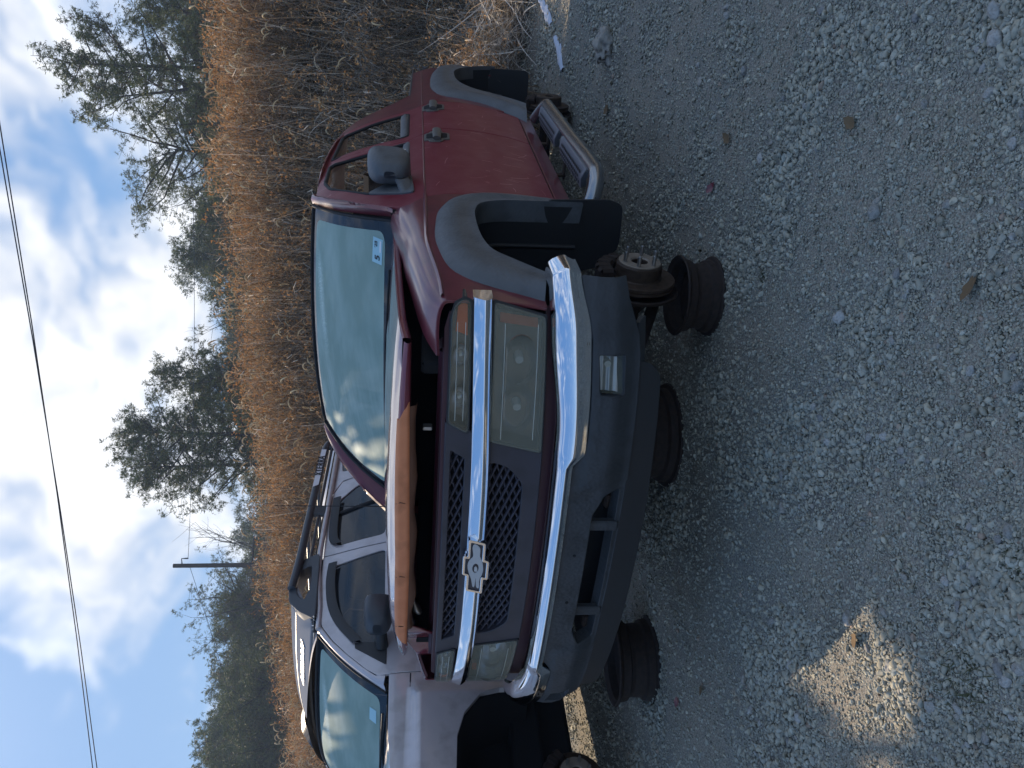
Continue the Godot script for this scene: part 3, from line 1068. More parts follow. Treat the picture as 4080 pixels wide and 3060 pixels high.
	# mud flaps
	sheet("mud_flap", "black_plastic", t, rounded(V2([s * 0.66, 0.60, s * 0.70, 0.45, s * 0.80, 0.375, s * 1.0, 0.385, s * 1.022, 0.45, s * 1.012, 0.74, s * 0.66, 0.74]), 0.03), [], 0.06, func(x, y): return Vector3(x, y, -0.318 + 0.05 * (y - 0.6)), Vector3(0, 0, 1), 0.012)
	sheet("mud_flap", "black_plastic", t, rounded(V2([s * 0.70, 0.42, s * 1.0, 0.42, s * 1.0, 0.80, s * 0.70, 0.80]), 0.05), [], 0.1, func(x, y): return Vector3(x, y, -3.97), Vector3(0, 0, 1), 0.012)
	pipe("rivet", "steel", t, [Vector3(s * 0.975, 0.70, -0.314), Vector3(s * 0.975, 0.70, -0.302)], [0.007, 0.006], 8)
	side_mirror(t, s)
	side_step(t, s)

func window_trim(parent: Node, s: float, w: PackedVector2Array, off: float) -> void:
	var b := MB.new()
	var path := []
	for i in w.size() + 1:
		var p := w[i % w.size()]
		path.append(Vector3(s * (tx(p.x, p.y) + off - 0.004), p.y, p.x))
	b.tube(path, [0.011], 6, false)
	put(b, "window_seal", M.rubber, parent)
	# wide rubber wiper along the belt
	var lo := 9.0
	var z0 := -9.0
	var z1 := 9.0
	for p in w:
		lo = minf(lo, p.y)
	for p in w:
		if p.y < lo + 0.06:
			z0 = maxf(z0, p.x); z1 = minf(z1, p.x)
	var bb := MB.new()
	var rows := []
	for k in 9:
		var z := lerpf(z0, z1, k / 8.0)
		var y := lo + 0.004 + 0.02 * float(k) / 8.0
		rows.append([Vector3(s * (tx(z, y) + 0.002), y, z), Vector3(s * (tx(z, y) + 0.006), y + 0.012, z), Vector3(s * (tx(z, y + 0.04) + 0.002), y + 0.036, z), Vector3(s * (tx(z, y + 0.04) - 0.015), y + 0.040, z)])
	bb.grid(rows, false, s < 0)
	put(bb, "belt_trim", M.flare_plastic, parent)

func door_handle(parent: Node, s: float, z: float, y: float) -> void:
	# a cup sunk in a cross-shaped surround, with an upright grip over it
	var surround := V2([z - 0.070, y - 0.075, z + 0.070, y - 0.075, z + 0.075, y - 0.040, z + 0.118, y - 0.034, z + 0.118, y + 0.034, z + 0.075, y + 0.040, z + 0.070, y + 0.066, z - 0.070, y + 0.066, z - 0.075, y + 0.040, z - 0.118, y + 0.034, z - 0.118, y - 0.034, z - 0.075, y - 0.040])
	surround = rounded(surround, 0.016)
	var h := sheet("handle", "handle_plastic", parent, surround, [], 0.03, flank(s, 0.007), Vector3(s, 0, 0), 0.012, 0.003)
	sheet("handle_cup", "void", h, rounded(V2([z - 0.058, y - 0.064, z + 0.058, y - 0.064, z + 0.058, y + 0.056, z - 0.058, y + 0.056]), 0.02), [], 0.03, flank(s, 0.0085), Vector3(s, 0, 0), 0.0)
	var x := tx(z, y)
	var rings := []
	for k in 9:
		var u := k / 8.0 * 2.0 - 1.0
		var ring := []
		for j in 10:
			var a := TAU * j / 10.0
			ring.append(Vector3(s * (x + 0.020 + 0.012 * (1.0 - u * u) + 0.012 * cos(a)), y + 0.027 * sin(a) * (1.0 - 0.15 * u * u) - 0.004, z + u * 0.108))
		rings.append(ring)
	put(loft(rings), "grip", M.handle_plastic, h)

func side_mirror(t: Node, s: float) -> void:
	# sail foot on the door corner, arm, and a deep rounded housing
	var foot := MB.new()
	foot.skin(rounded(V2([-0.50, 1.345, -0.78, 1.365, -0.83, 1.40, -0.76, 1.46, -0.64, 1.565, -0.55, 1.42]), 0.02), [], 0.05, flank(s, 0.012), Vector3(s, 0, 0), 0.025, 0.004)
	var m := put(foot, "side_mirror", M.flare_plastic, t)
	var arm := []
	for k in 6:
		var u := k / 5.0
		var c := Vector3(s * lerpf(0.945, 0.985, u), lerpf(1.375, 1.41, u), lerpf(-0.60, -0.66, u))
		var ring := []
		for j in 14:
			var a := TAU * j / 14.0
			ring.append(c + Vector3(0, sin(a) * lerpf(0.042, 0.034, u), cos(a) * lerpf(0.08, 0.05, u)))
		arm.append(ring)
	put(loft(arm), "arm", M.flare_plastic, m)
	var rings := []
	for k in 15:
		var u := k / 14.0
		# from the glass side (rear) to the nose (front)
		var grow := sqrt(clampf(1.0 - pow(maxf(u - 0.15, 0.0) / 0.85, 2.6), 0.0, 1.0))
		var hw := 0.080 * (0.22 + 0.78 * grow) if u > 0.15 else 0.080
		var hh := 0.105 * (0.25 + 0.75 * grow) if u > 0.15 else 0.105
		var c := Vector3(s * (1.012 - 0.012 * u), 1.472 - 0.012 * u, lerpf(-0.80, -0.61, u))
		var ring := []
		for j in 28:
			var a := TAU * j / 28.0
			var p := Vector2(signf(cos(a)) * pow(absf(cos(a)), 0.62), signf(sin(a)) * pow(absf(sin(a)), 0.62))
			var narrow := 1.0 - 0.10 * (0.5 - 0.5 * p.y)
			ring.append(c + Vector3(p.x * hw * narrow, p.y * hh, -absf(p.x) * 0.008 * s))
		rings.append(ring)
	put(loft(rings), "housing", M.flare_plastic, m)
	solid("mirror_glass", "reflector", m, Vector3(s * 1.012, 1.472, -0.807), Vector3(0.13, 0.17, 0.006), 0.002)

func side_step(t: Node, s: float) -> void:
	# bright tube hung on brackets, with two perforated treads
	var y0 := 0.485
	var path := [Vector3(s * 0.86, 0.56, -0.40), Vector3(s * 1.0, 0.51, -0.42), Vector3(s * 1.085, y0 + 0.003, -0.50), Vector3(s * 1.10, y0, -0.66), Vector3(s * 1.10, y0 + 0.02, -1.2), Vector3(s * 1.10, y0 + 0.04, -1.9), Vector3(s * 1.09, y0 + 0.05, -2.05), Vector3(s * 0.98, 0.58, -2.16)]
	var st := pipe("side_step", "worn_chrome", t, smooth(path, 5), [0.037], 14)
	for seg in [[-0.56, -1.22], [-1.34, -2.0]]:
		var n := 14
		var poly := rounded(V2([seg[0], 0.0, seg[0] - 0.05, 0.105, seg[1] + 0.05, 0.105, seg[1], 0.0]), 0.015)
		var f := func(z, w): return Vector3(s * (1.095 - w * 1.0), y0 + 0.047 + 0.014 * sin(clampf(w / 0.105, 0, 1) * PI) - 0.032 * z * 0.8 - 0.014, z)
		var tread := sheet("tread", "pad", st, poly, [], 0.08, f, Vector3.UP, 0.03, 0.004)
		var hb := MB.new()
		for r in 3:
			for k in n:
				var z := lerpf(seg[0] - 0.07, seg[1] + 0.07, (k + 0.5 * (r % 2)) / (n - 0.5))
				var c: Vector3 = f.call(z, 0.028 + 0.026 * r) + Vector3(0, 0.0022, 0)
				var ring := []
				for j in 6:
					ring.append(c + Vector3(0.009 * cos(TAU * j / 6.0), 0, 0.015 * sin(TAU * j / 6.0)))
				hb.fan(ring, Vector3.UP)
		var holes := put(hb, "grip_holes", M.void, tread)
		holes.set_meta("kind", "stuff")
	for z in [-0.52, -1.22, -1.92]:
		var bk := MB.new()
		bk.box(Vector3(s * 0.97, 0.515, z), Vector3(0.22, 0.012, 0.05), 0.003)
		bk.box(Vector3(s * 0.88, 0.545, z), Vector3(0.012, 0.08, 0.05), 0.003)
		put(bk, "bracket", M.rotor_iron, st)

func hood_parts(t: Node) -> void:
	var f := func(x, u): return hood(x, u)
	var poly := PackedVector2Array()
	poly.append_array(V2([-0.82, 0.0, 0.82, 0.0, 0.825, 0.9]))
	poly.append_array(V2([0.80, 0.985, 0.72, 1.0, -0.72, 1.0, -0.80, 0.985, -0.825, 0.9]))
	var h := sheet("hood", "hood_paint", t, poly, [], 0.045, f, Vector3(0, 1, 0.1), 0.0)
	# rolled front face: nose, upright face, lower flange turned back
	var b := MB.new()
	var rows := []
	for k in 49:
		var x := lerpf(-0.80, 0.80, k / 48.0)
		var q := absf(x) / 0.82
		var e := hood(x, 1.0)
		var drop := lerpf(0.046, 0.018, pow(q, 3.0))
		rows.append([e, e + Vector3(0, -0.006, 0.012), e + Vector3(0, -0.016, 0.017), e + Vector3(0, -drop * 0.6, 0.017), e + Vector3(0, -drop, 0.013), e + Vector3(0, -drop - 0.007, 0.0), e + Vector3(0, -drop - 0.002, -0.03)])
	b.grid(rows, false, true)
	put(b, "hood_lip", M.hood_paint, h)
	# underside
	var ub := MB.new()
	var ur := []
	for i in 9:
		var row := []
		for j in 17:
			row.append(hood(lerpf(-0.80, 0.80, j / 16.0), lerpf(0.02, 0.97, i / 8.0)) - Vector3(0, 0.035, 0))
		ur.append(row)
	ub.grid(ur)
	put(ub, "hood_underside", M.maroon_dark, h)
	# side flanges
	for s in [1.0, -1.0]:
		var sb := MB.new()
		var sr := []
		for k in 15:
			var u := k / 14.0 * 0.985
			var e := hood(s * lerpf(0.82, 0.80, smoothstep(0.88, 1.0, u)), u)
			sr.append([e, e + Vector3(s * 0.004, -0.006, 0), e + Vector3(s * 0.002, -0.028, 0), e + Vector3(-s * 0.03, -0.034, 0)])
		sb.grid(sr, false, s < 0)
		put(sb, "hood_flange", M.hood_paint, h)
	# bare orange strip over the front face where the paint has come off, cut slanting at both ends
	var pf := func(x, v):
		var q: float = absf(x) / 0.82
		var e := hood(x, 1.0)
		var drop := lerpf(0.046, 0.018, pow(q, 3.0))
		if v > 0.0:
			return hood(x, 1.0 - 0.05 * v) + Vector3(0, 0.003, 0.002)
		var w: float = -v
		return e + Vector3(0, -drop * 1.10 * w, 0.0225 - 0.010 * pow(absf(w - 0.5) * 2.0, 4.0))
	var strip := V2([0.565, 0.03, 0.565, 0.0, 0.60, -0.45, 0.625, -1.0, -0.57, -1.0, -0.535, -0.5, -0.47, 0.0, -0.465, 0.03])
	var st := sheet("bare_strip", "primer", h, strip, [], 0.05, pf, Vector3(0, 0.2, 1), 0.004, 0.001)
	st.set_meta("label", "bare orange strip along the front edge of the raised hood")
	# cracks in it
	for cx in [0.26, -0.09, -0.40]:
		pipe("crack", "rubber", st, [pf.call(cx, -0.02) + Vector3(0, 0, 0.001), pf.call(cx + 0.012, -0.35) + Vector3(0, 0, 0.001), pf.call(cx + 0.008, -0.7) + Vector3(0, 0, 0.001)], [0.0012, 0.0016, 0.0008], 4)
	# torn flange hanging below it
	var tb := MB.new()
	var trr := []
	for k in 41:
		var x := lerpf(-0.44, 0.61, k / 40.0)
		var e: Vector3 = pf.call(x, -1.0)
		var wob := 0.006 * sin(x * 23.0) + 0.008 * fine.get_noise_2d(x * 4.0, 3.0)
		trr.append([e, e + Vector3(0, -0.005, -0.004), e + Vector3(0, -0.018 - wob, -0.012), e + Vector3(0, -0.022 - wob, -0.035)])
	tb.grid(trr, false, true)
	put(tb, "torn_flange", M.primer_dark, h)
	# crumpled near corner of the fender inner edge seen in the gap, with a bolt
	var cr := MB.new()
	cr.tube([Vector3(-0.46, 1.315, 0.66), Vector3(-0.50, 1.285, 0.70), Vector3(-0.52, 1.27, 0.70)], [0.012, 0.02, 0.012], 7)
	put(cr, "hinge_bolt", M.steel, t)
	var cp := MB.new()
	cp.skin(V2([-0.60, 1.20, -0.80, 1.20, -0.86, 1.255, -0.78, 1.28, -0.70, 1.33, -0.52, 1.35, -0.55, 1.27]), [], 0.04, func(x, y): return Vector3(x, y, 0.735 + 0.30 * (x + 0.6) + 0.02 * sin(x * 30.0)), Vector3(0, 0.2, 1), 0.01)
	put(cp, "bent_bracket", M.hood_paint, t)

func front_parts(t: Node) -> void:
	# header strip over lamps and grille
	sheet("header_panel", "maroon_dark", t, V2([-0.93, 1.196, 0.93, 1.196, 0.88, 1.212, 0.60, 1.214, -0.60, 1.214, -0.88, 1.212]), [], 0.06, front(-0.03), Vector3(0, 0, 1), 0.03)
	# lamps
	for s in [1.0, -1.0]:
		var up := V2([0.59, 1.192, 0.557, 1.128, 0.972, 1.130, 0.978, 1.150, 0.965, 1.176, 0.93, 1.190])
		var low := V2([0.526, 1.046, 0.487, 0.868, 0.935, 0.876, 0.972, 1.046])
		lamp(t, "upper_lamp", mirror(up, s), s, 0.026, true)
		lamp(t, "headlamp", mirror(low, s), s, 0.060, false)
	# grille surround and the two meshes
	var hole_up := rounded(V2([-0.49, 1.185, 0.49, 1.185, 0.455, 1.128, -0.455, 1.128]), 0.012)
	var hole_low := rounded(V2([-0.447, 1.046, 0.447, 1.046, 0.425, 0.975, 0.36, 0.917, -0.36, 0.917, -0.425, 0.975]), 0.03)
	var g := sheet("grille", "grille_plastic", t, V2([-0.585, 1.2, 0.585, 1.2, 0.548, 1.10, 0.520, 1.05, 0.476, 0.862, -0.476, 0.862, -0.520, 1.05, -0.548, 1.10]), [hole_up, hole_low], 0.035, front(0.0), Vector3(0, 0, 1), 0.05, 0.004)
	for h in [hole_up, hole_low]:
		for dirn in [1.0, -1.0]:
			var k := -40
			while k < 41:
				# one slanting bar of the lattice at a time
				var x0 := k * 0.064
				var seg := PackedVector2Array([Vector2(x0 - dirn * 0.475, 0.86), Vector2(x0 + dirn * 0.475, 1.25)])
				for piece in Geometry2D.intersect_polyline_with_polygon(seg, h):
					if piece.size() > 1 and piece[0].distance_to(piece[1]) > 0.012:
						bar(g, piece[0], piece[1], -0.020 - 0.004 * dirn)
				k += 1
	sheet("grille_back", "void", g, V2([-0.52, 1.2, 0.52, 1.2, 0.46, 0.88, -0.46, 0.88]), [], 0.1, front(-0.10), Vector3(0, 0, 1), 0.0)
	# filler below the grille
	sheet("filler_panel", "maroon_dark", t, V2([-0.95, 0.80, 0.95, 0.80, 0.955, 0.868, 0.49, 0.858, -0.49, 0.858, -0.955, 0.868]), [], 0.06, front(-0.025), Vector3(0, 0, 1), 0.03)
	# chrome bar across lamps and grille
	var rows := []
	for k in 81:
		var x := lerpf(-0.985, 0.985, k / 80.0)
		var a := absf(x)
		var top := lerpf(1.112, 1.122, smoothstep(0.3, 0.95, a))
		var bot := lerpf(1.040, 1.054, smoothstep(0.3, 0.95, a))
		var z := zf(x)
		var h := top - bot
		rows.append([Vector3(x, top - 0.002, z - 0.05), Vector3(x, top, z + 0.006), Vector3(x, top - 0.10 * h, z + 0.016), Vector3(x, top - 0.55 * h, z + 0.034), Vector3(x, top - 0.66 * h, z + 0.035), Vector3(x, top - 0.90 * h, z + 0.024), Vector3(x, bot, z + 0.012), Vector3(x, bot + 0.002, z - 0.05)])
	var cb := MB.new()
	cb.grid(rows, false, true)
	cb.fan(rows[0], Vector3(-1, 0, 0))
	cb.fan(rows[-1], Vector3(1, 0, 0))
	var cbar := put(cb, "chrome_bar", M.chrome, t)
	# emblem seat: the bright rim is left, the badge itself is gone and its glue shows
	var cy := 1.073
	var sh := func(p: PackedVector2Array) -> PackedVector2Array:
		var o := PackedVector2Array()
		for q in p:
			o.append(Vector2(q.x + 0.012 + q.y * 0.30, q.y + cy))
		return o
	var rim: PackedVector2Array = rounded(sh.call(V2([-0.126, 0.030, -0.046, 0.030, -0.046, 0.047, 0.046, 0.047, 0.046, 0.030, 0.126, 0.030, 0.126, -0.030, 0.046, -0.030, 0.046, -0.047, -0.046, -0.047, -0.046, -0.030, -0.126, -0.030])), 0.007)
	var inn: PackedVector2Array = rounded(sh.call(V2([-0.119, 0.024, -0.040, 0.024, -0.040, 0.041, 0.040, 0.041, 0.040, 0.024, 0.119, 0.024, 0.119, -0.024, 0.040, -0.024, 0.040, -0.041, -0.040, -0.041, -0.040, -0.024, -0.119, -0.024])), 0.006)
	var em := sheet("emblem", "chrome", cbar, rim, [inn], 0.03, front(0.044), Vector3(0, 0, 1), 0.03, 0.002)
	sheet("emblem_recess", "grille_plastic", em, inn, [], 0.03, front(0.0385), Vector3(0, 0, 1), 0.0)
	var glue_out := PackedVector2Array()
	var gp := smooth([Vector2(-0.098, 0.006), Vector2(-0.06, 0.014), Vector2(-0.032, 0.024), Vector2(0.0, 0.030), Vector2(0.030, 0.025), Vector2(0.055, 0.012), Vector2(0.095, 0.016), Vector2(0.112, 0.006), Vector2(0.098, -0.012), Vector2(0.06, -0.014), Vector2(0.035, -0.024), Vector2(0.0, -0.029), Vector2(-0.030, -0.025), Vector2(-0.055, -0.018), Vector2(-0.10, -0.018), Vector2(-0.094, -0.007), Vector2(-0.05, -0.004), Vector2(-0.094, -0.001)], 4, true)
	for q in gp:
		glue_out.append(q)
	glue_out = sh.call(glue_out)
	var eye := PackedVector2Array()
	for k in 14:
		eye.append(Vector2(0.010 + 0.024 * cos(TAU * k / 14.0), cy + 0.012 * sin(TAU * k / 14.0)))
	sheet("glue_residue", "glue", em, glue_out, [eye], 0.018, front(0.0410), Vector3(0, 0, 1), 0.0025, 0.0)
	sheet("glue_residue", "glue", em, rounded(V2([-0.008, cy - 0.008, 0.012, cy - 0.006, 0.022, cy, 0.012, cy + 0.005, -0.008, cy + 0.004]), 0.005), [], 0.03, front(0.0410), Vector3(0, 0, 1), 0.0025, 0.0)

func bar(g: Node, a: Vector2, b: Vector2, off: float) -> void:
	var mb := MB.new()
	var d := (b - a).normalized()
	var w := Vector2(-d.y, d.x) * 0.0035
	var rows := []
	for k in 3:
		var p := a.lerp(b, k / 2.0)
		var z := zf(p.x) + off
		rows.append([Vector3(p.x + w.x, p.y + w.y, z - 0.012), Vector3(p.x + w.x, p.y + w.y, z), Vector3(p.x - w.x, p.y - w.y, z), Vector3(p.x - w.x, p.y - w.y, z - 0.012)])
	mb.grid(rows)
	put(mb, "mesh_bar", M.mesh_plastic, g)

func lamp(t: Node, called: String, poly: PackedVector2Array, s: float, r: float, upper: bool) -> void:
	var out := Vector3(s * 0.2, 0, 1)
	var far := s < 0.0
	var l := sheet(called, "lens_hazed" if far or not upper else "lens", t, rounded(poly, 0.012), [], 0.05, front(0.012), out, 0.02, 0.003)
	sheet("bezel", "black_plastic", l, Geometry2D.offset_polygon(poly, 0.006)[0], [rounded(poly, 0.012)], 0.05, front(0.006), out, 0.05, 0.002)
	sheet("housing", "lamp_grey", l, poly, [], 0.05, front(-0.075), out, -1.0)
	var hb := MB.new()
	var rows := []
	for i in poly.size() + 1:
		var p := poly[i % poly.size()]
		rows.append([Vector3(p.x, p.y, zf(p.x) - 0.002), Vector3(p.x, p.y, zf(p.x) - 0.075)])
	hb.grid(rows)
	put(hb, "housing_wall", M.lamp_grey, l)
	var cy := 1.158 if upper else 0.955
	# reflector bowls
	for x in ([0.66, 0.80] if upper else [0.625, 0.785]):
		var b := MB.new()
		var prof := []
		for k in 8:
			var a := k / 7.0 * PI / 2.0
			prof.append(Vector2(sin(a) * r, -cos(a) * r * 1.1))
		var z := zf(x) - 0.022
		b.lathe(prof, Transform3D(Basis(Vector3(1.7, 0, 0), Vector3(0, 0, 1), Vector3(0, 1, 0)), Vector3(s * x, cy, z)), 20)
		var bowl := put(b, "reflector_bowl", M.reflector, l)
		pipe("bulb", "lens_line", bowl, [Vector3(s * x, cy, z - r), Vector3(s * x, cy, z - r * 0.2)], [r * 0.28, r * 0.24], 10)
	# brow between the bowls
	if not upper:
		solid("reflector_brow", "reflector", l, Vector3(s * 0.70, cy + 0.045, zf(0.70) - 0.05), Vector3(0.26, 0.006, 0.03), 0.002, Basis(Vector3.UP, s * 0.30))
	# amber side marker at the outer end
	var ap := V2([0.868, 1.138, 0.957, 1.140, 0.962, 1.155, 0.95, 1.170, 0.88, 1.176]) if upper else V2([0.885, 0.895, 0.912, 0.895, 0.925, 1.025, 0.898, 1.025])
	sheet("side_marker", "amber", l, mirror(ap, s), [], 0.03, front(-0.012 if upper else -0.045), out, 0.03, 0.001)
	# two fine pale lines along the lens
	for y in ([1.145, 1.172] if upper else [0.900, 1.012]):
		var lens_strip := MB.new()
		var rr := []
		for k in 9:
			var x := lerpf(0.60 if upper else 0.535, 0.915, k / 8.0)
			var z := zf(x) + 0.0135
			rr.append([Vector3(s * x, y - 0.0011, z), Vector3(s * x, y, z + 0.0008), Vector3(s * x, y + 0.0011, z)])
		lens_strip.grid(rr)
		put(lens_strip, "pale_lens_line", M.lens_line, l)

func bumper_parts(t: Node) -> void:
	# bright upper bar wrapping round both corners
	var rows := []
	for k in 121:
		var u := k / 60.0 - 1.0
		var x := 1.085 * signf(u) * (1.0 - pow(1.0 - absf(u), 1.25))
		var a := absf(x)
		var top := 0.832 + 0.028 * smoothstep(0.60, 0.95, a) + 0.004 * smoothstep(0.93, 1.08, a)
		var bot := 0.772 - 0.041 * smoothstep(0.505, 0.56, a) + 0.004 * smoothstep(0.7, 0.92, a) + 0.030 * smoothstep(0.93, 1.08, a)
		var z := zb(x)
		var h := top - bot
		var nx := signf(x) * pow(a / 1.085, 5.0)
		var n := Vector3(nx, 0, 1.0 - absf(nx) * 0.6).normalized()
		var p := Vector3(x, 0, z)
		var row := []
		for c in [[0.0, -0.07], [0.0, -0.030], [0.04, -0.010], [0.16, 0.006], [0.36, 0.020], [0.52, 0.026], [0.60, 0.025], [0.68, 0.017], [0.90, 0.006], [0.96, 0.009], [1.0, 0.002], [1.0, -0.05]]:
			row.append(p + n * c[1] + Vector3(0, top - c[0] * h, 0))
		rows.append(row)
	# the ends run back along the wheel opening
	for e in [0, -1]:
		var add := []
		for q in rows[e]:
			add.append(q + Vector3(signf(q.x) * 0.004, 0.004, -0.10))
		if e == 0:
			rows.insert(0, add)
		else:
			rows.append(add)
	var b := MB.new()
	b.grid(rows, false, true)
	var bm := put(b, "front_bumper", M.chrome, t)
	# plastic lower cover with the intake and lamp openings
	var cover := func(x, y):
		var a := absf(x)
		var z: float = zb(x * 0.985) - 0.006
		z += 0.014 * smoothstep(0.39, 0.43, a) * smoothstep(0.76, 0.70, y)
		z -= 0.05 * smoothstep(0.66, 0.56, y)
		return Vector3(x, y, z)
	var poly := PackedVector2Array()
	for k in 41:
		var x := lerpf(-1.085, 1.085, k / 40.0)
		var a := absf(x)
		poly.append(Vector2(x, 0.768 - 0.041 * smoothstep(0.505, 0.56, a) + 0.004 * smoothstep(0.7, 0.92, a) + 0.030 * smoothstep(0.93, 1.08, a)))
	for k in 41:
		var x := lerpf(1.085, -1.085, k / 40.0)
		poly.append(Vector2(x, 0.563 + 0.05 * smoothstep(0.88, 1.085, absf(x))))
	var intake := rounded(V2([-0.385, 0.575, -0.385, 0.645, -0.30, 0.682, 0.30, 0.682, 0.385, 0.645, 0.385, 0.575]), 0.015)
	var fogs := []
	for s in [1.0, -1.0]:
		fogs.append(rounded(mirror(V2([0.748, 0.612, 0.882, 0.616, 0.886, 0.716, 0.756, 0.706]), s), 0.014))
	var cv := sheet("lower_cover", "bumper_plastic", bm, poly, [intake, fogs[0], fogs[1]], 0.035, cover, Vector3(0, -0.1, 1), 0.05, 0.004)
	# upright webs and tow eyes in the intake
	for x in [-0.22, 0.22]:
		solid("intake_web", "bumper_plastic", cv, Vector3(x, 0.625, zb(x) - 0.06), Vector3(0.045, 0.12, 0.03), 0.006)
		solid("tow_hook", "rust", cv, Vector3(x * 1.42, 0.612, zb(x) - 0.10), Vector3(0.07, 0.022, 0.05), 0.008)
	solid("intake_back", "void", cv, Vector3(0, 0.63, 0.80), Vector3(0.86, 0.16, 0.02), 0.004)
	for x in [-0.12, 0.12]:
		pipe("plate_hole", "void", cv, [cover.call(x, 0.722), cover.call(x, 0.722) + Vector3(0, 0, 0.002)], [0.006], 8)
	# lip under the intake
	sheet("lower_lip", "bumper_plastic", cv, V2([-0.95, 0.0, 0.95, 0.0, 0.95, 1.0, -0.95, 1.0]), [], 0.08, func(x, v): return Vector3(x, 0.558 - 0.03 * v, zb(x) - 0.055 - 0.05 * v), Vector3(0, 0.3, 1), 0.02)
	for i in 2:
		var s := 1.0 if i == 0 else -1.0
		var fl := sheet("fog_lamp", "lens", bm, fogs[i], [], 0.04, func(x, y): return Vector3(x, y, zb(x) - 0.018), Vector3(0, 0, 1), 0.02, 0.0)
		sheet("fog_back", "fog_silver", fl, fogs[i], [], 0.012, func(x, y): return Vector3(x, y, zb(x) - 0.032 + 0.0035 * sin(y * 230.0) - 0.010 * cos((absf(x) - 0.82) * 14.0)), Vector3(0, 0, 1), 0.0)
		pipe("bulb", "lens_line", fl, [Vector3(s * 0.84, 0.675, zb(0.84) - 0.05), Vector3(s * 0.84, 0.675, zb(0.84) - 0.026)], [0.014, 0.012], 10)
	# air dam, set back and curving rearward at its ends
	sheet("air_dam", "black_plastic", t, rounded(V2([-0.84, 0.56, 0.84, 0.56, 0.825, 0.51, 0.79, 0.482, 0.3, 0.470, -0.3, 0.470, -0.79, 0.482, -0.825, 0.51]), 0.02), [], 0.05, func(x, y): return Vector3(x, y, zb(x) - 0.055 - 0.10 * (0.545 - y)), Vector3(0, -0.1, 1), 0.02, 0.004)
	solid("skid_plate", "void", t, Vector3(0, 0.53, 0.62), Vector3(1.5, 0.02, 0.5), 0.005)

func hub(t: Node, at: Vector3, s: float, studs: bool) -> void:
	# axis along x, outward s
	var bs := Basis(Vector3(0, 0, 1), Vector3(s, 0, 0), Vector3(0, 1, 0))
	var xf := Transform3D(bs, at)
	var r := MB.new()
	var k := 1.0
	r.lathe([Vector2(0.0, -0.115), Vector2(0.06, -0.115), Vector2(0.165 * k, -0.095), Vector2(0.165, -0.084), Vector2(0.160, -0.082), Vector2(0.160, -0.078), Vector2(0.165, -0.076), Vector2(0.165, -0.066), Vector2(0.162, -0.063), Vector2(0.108, -0.063), Vector2(0.102, -0.058), Vector2(0.100, -0.006), Vector2(0.096, 0.0), Vector2(0.036, 0.0), Vector2(0.034, -0.004), Vector2(0.034, -0.05), Vector2(0.0, -0.05)], xf, 40)
	var rotor := put(r, "brake_rotor", M.rotor_iron, t)
	var sh := MB.new()
	sh.lathe([Vector2(0.08, -0.135), Vector2(0.185, -0.128), Vector2(0.188, -0.116), Vector2(0.180, -0.112)], xf, 32)
	put(sh, "dust_shield", M.rust, rotor)
	if studs:
		var plate := MB.new()
		plate.lathe([Vector2(0.092, 0.0005), Vector2(0.092, 0.004), Vector2(0.090, 0.006), Vector2(0.042, 0.006), Vector2(0.040, 0.003), Vector2(0.036, 0.001)], xf, 36)
		put(plate, "hub_face", M.hub_metal, rotor)
		for i in 6:
			var a := TAU * (i + 0.30) / 6.0
			var c := at + bs * Vector3(cos(a) * 0.070, 0.0, sin(a) * 0.070)
			var x := Vector3(s, 0, 0)
			pipe("wheel_stud", "steel", rotor, [c, c + x * 0.012, c + x * 0.044, c + x * 0.050], [0.0095, 0.0085, 0.0085, 0.0055], 8)
	# caliper clamped over the rear upper edge
	var cal := MB.new()
	for q in 5:
		var a := lerpf(0.55, 1.75, q / 4.0)
		cal.box(at + Vector3(-s * 0.075, sin(a) * 0.150, -cos(a) * 0.150), Vector3(0.105, 0.075, 0.055), 0.012, Basis(Vector3.RIGHT, a - PI / 2.0))
	put(cal, "caliper", M.rust, rotor)

# ---------------------------------------------------------------- the silver off-roader
const SSIDE := [Vector2(0.46, 0.84), Vector2(0.60, 0.875), Vector2(0.85, 0.895), Vector2(1.2, 0.905), Vector2(1.40, 0.895), Vector2(1.50, 0.870), Vector2(1.70, 0.815), Vector2(1.88, 0.755), Vector2(1.99, 0.72)]

func sx(z: float, y: float) -> float:
	var x := curve(SSIDE, y)
	if z > 0.9:
		x -= 0.06 * pow((z - 0.9) / 0.5, 2.0)
	if y < 1.33 and z > -0.2:
		# the front wing swells over its wheel
		var a := clampf((y - 0.9) / 0.42, 0.0, 1.0)
		x += 0.065 * smoothstep(0.10, 0.24, z) * (1.0 - smoothstep(1.14, 1.24, z)) * (1.0 - smoothstep(0.82, 1.0, a))
	return x

func sglass(x: float, t: float) -> Vector3:
	var hw := lerpf(0.80, 0.70, t)
	var q := x / hw
	return Vector3(x, lerpf(1.45, 1.93 - 0.02 * q * q, t) + 0.02 * sin(PI * t), lerpf(0.34 - 0.24 * q * q, -0.26 - 0.16 * q * q, t) + 0.02 * sin(PI * t))

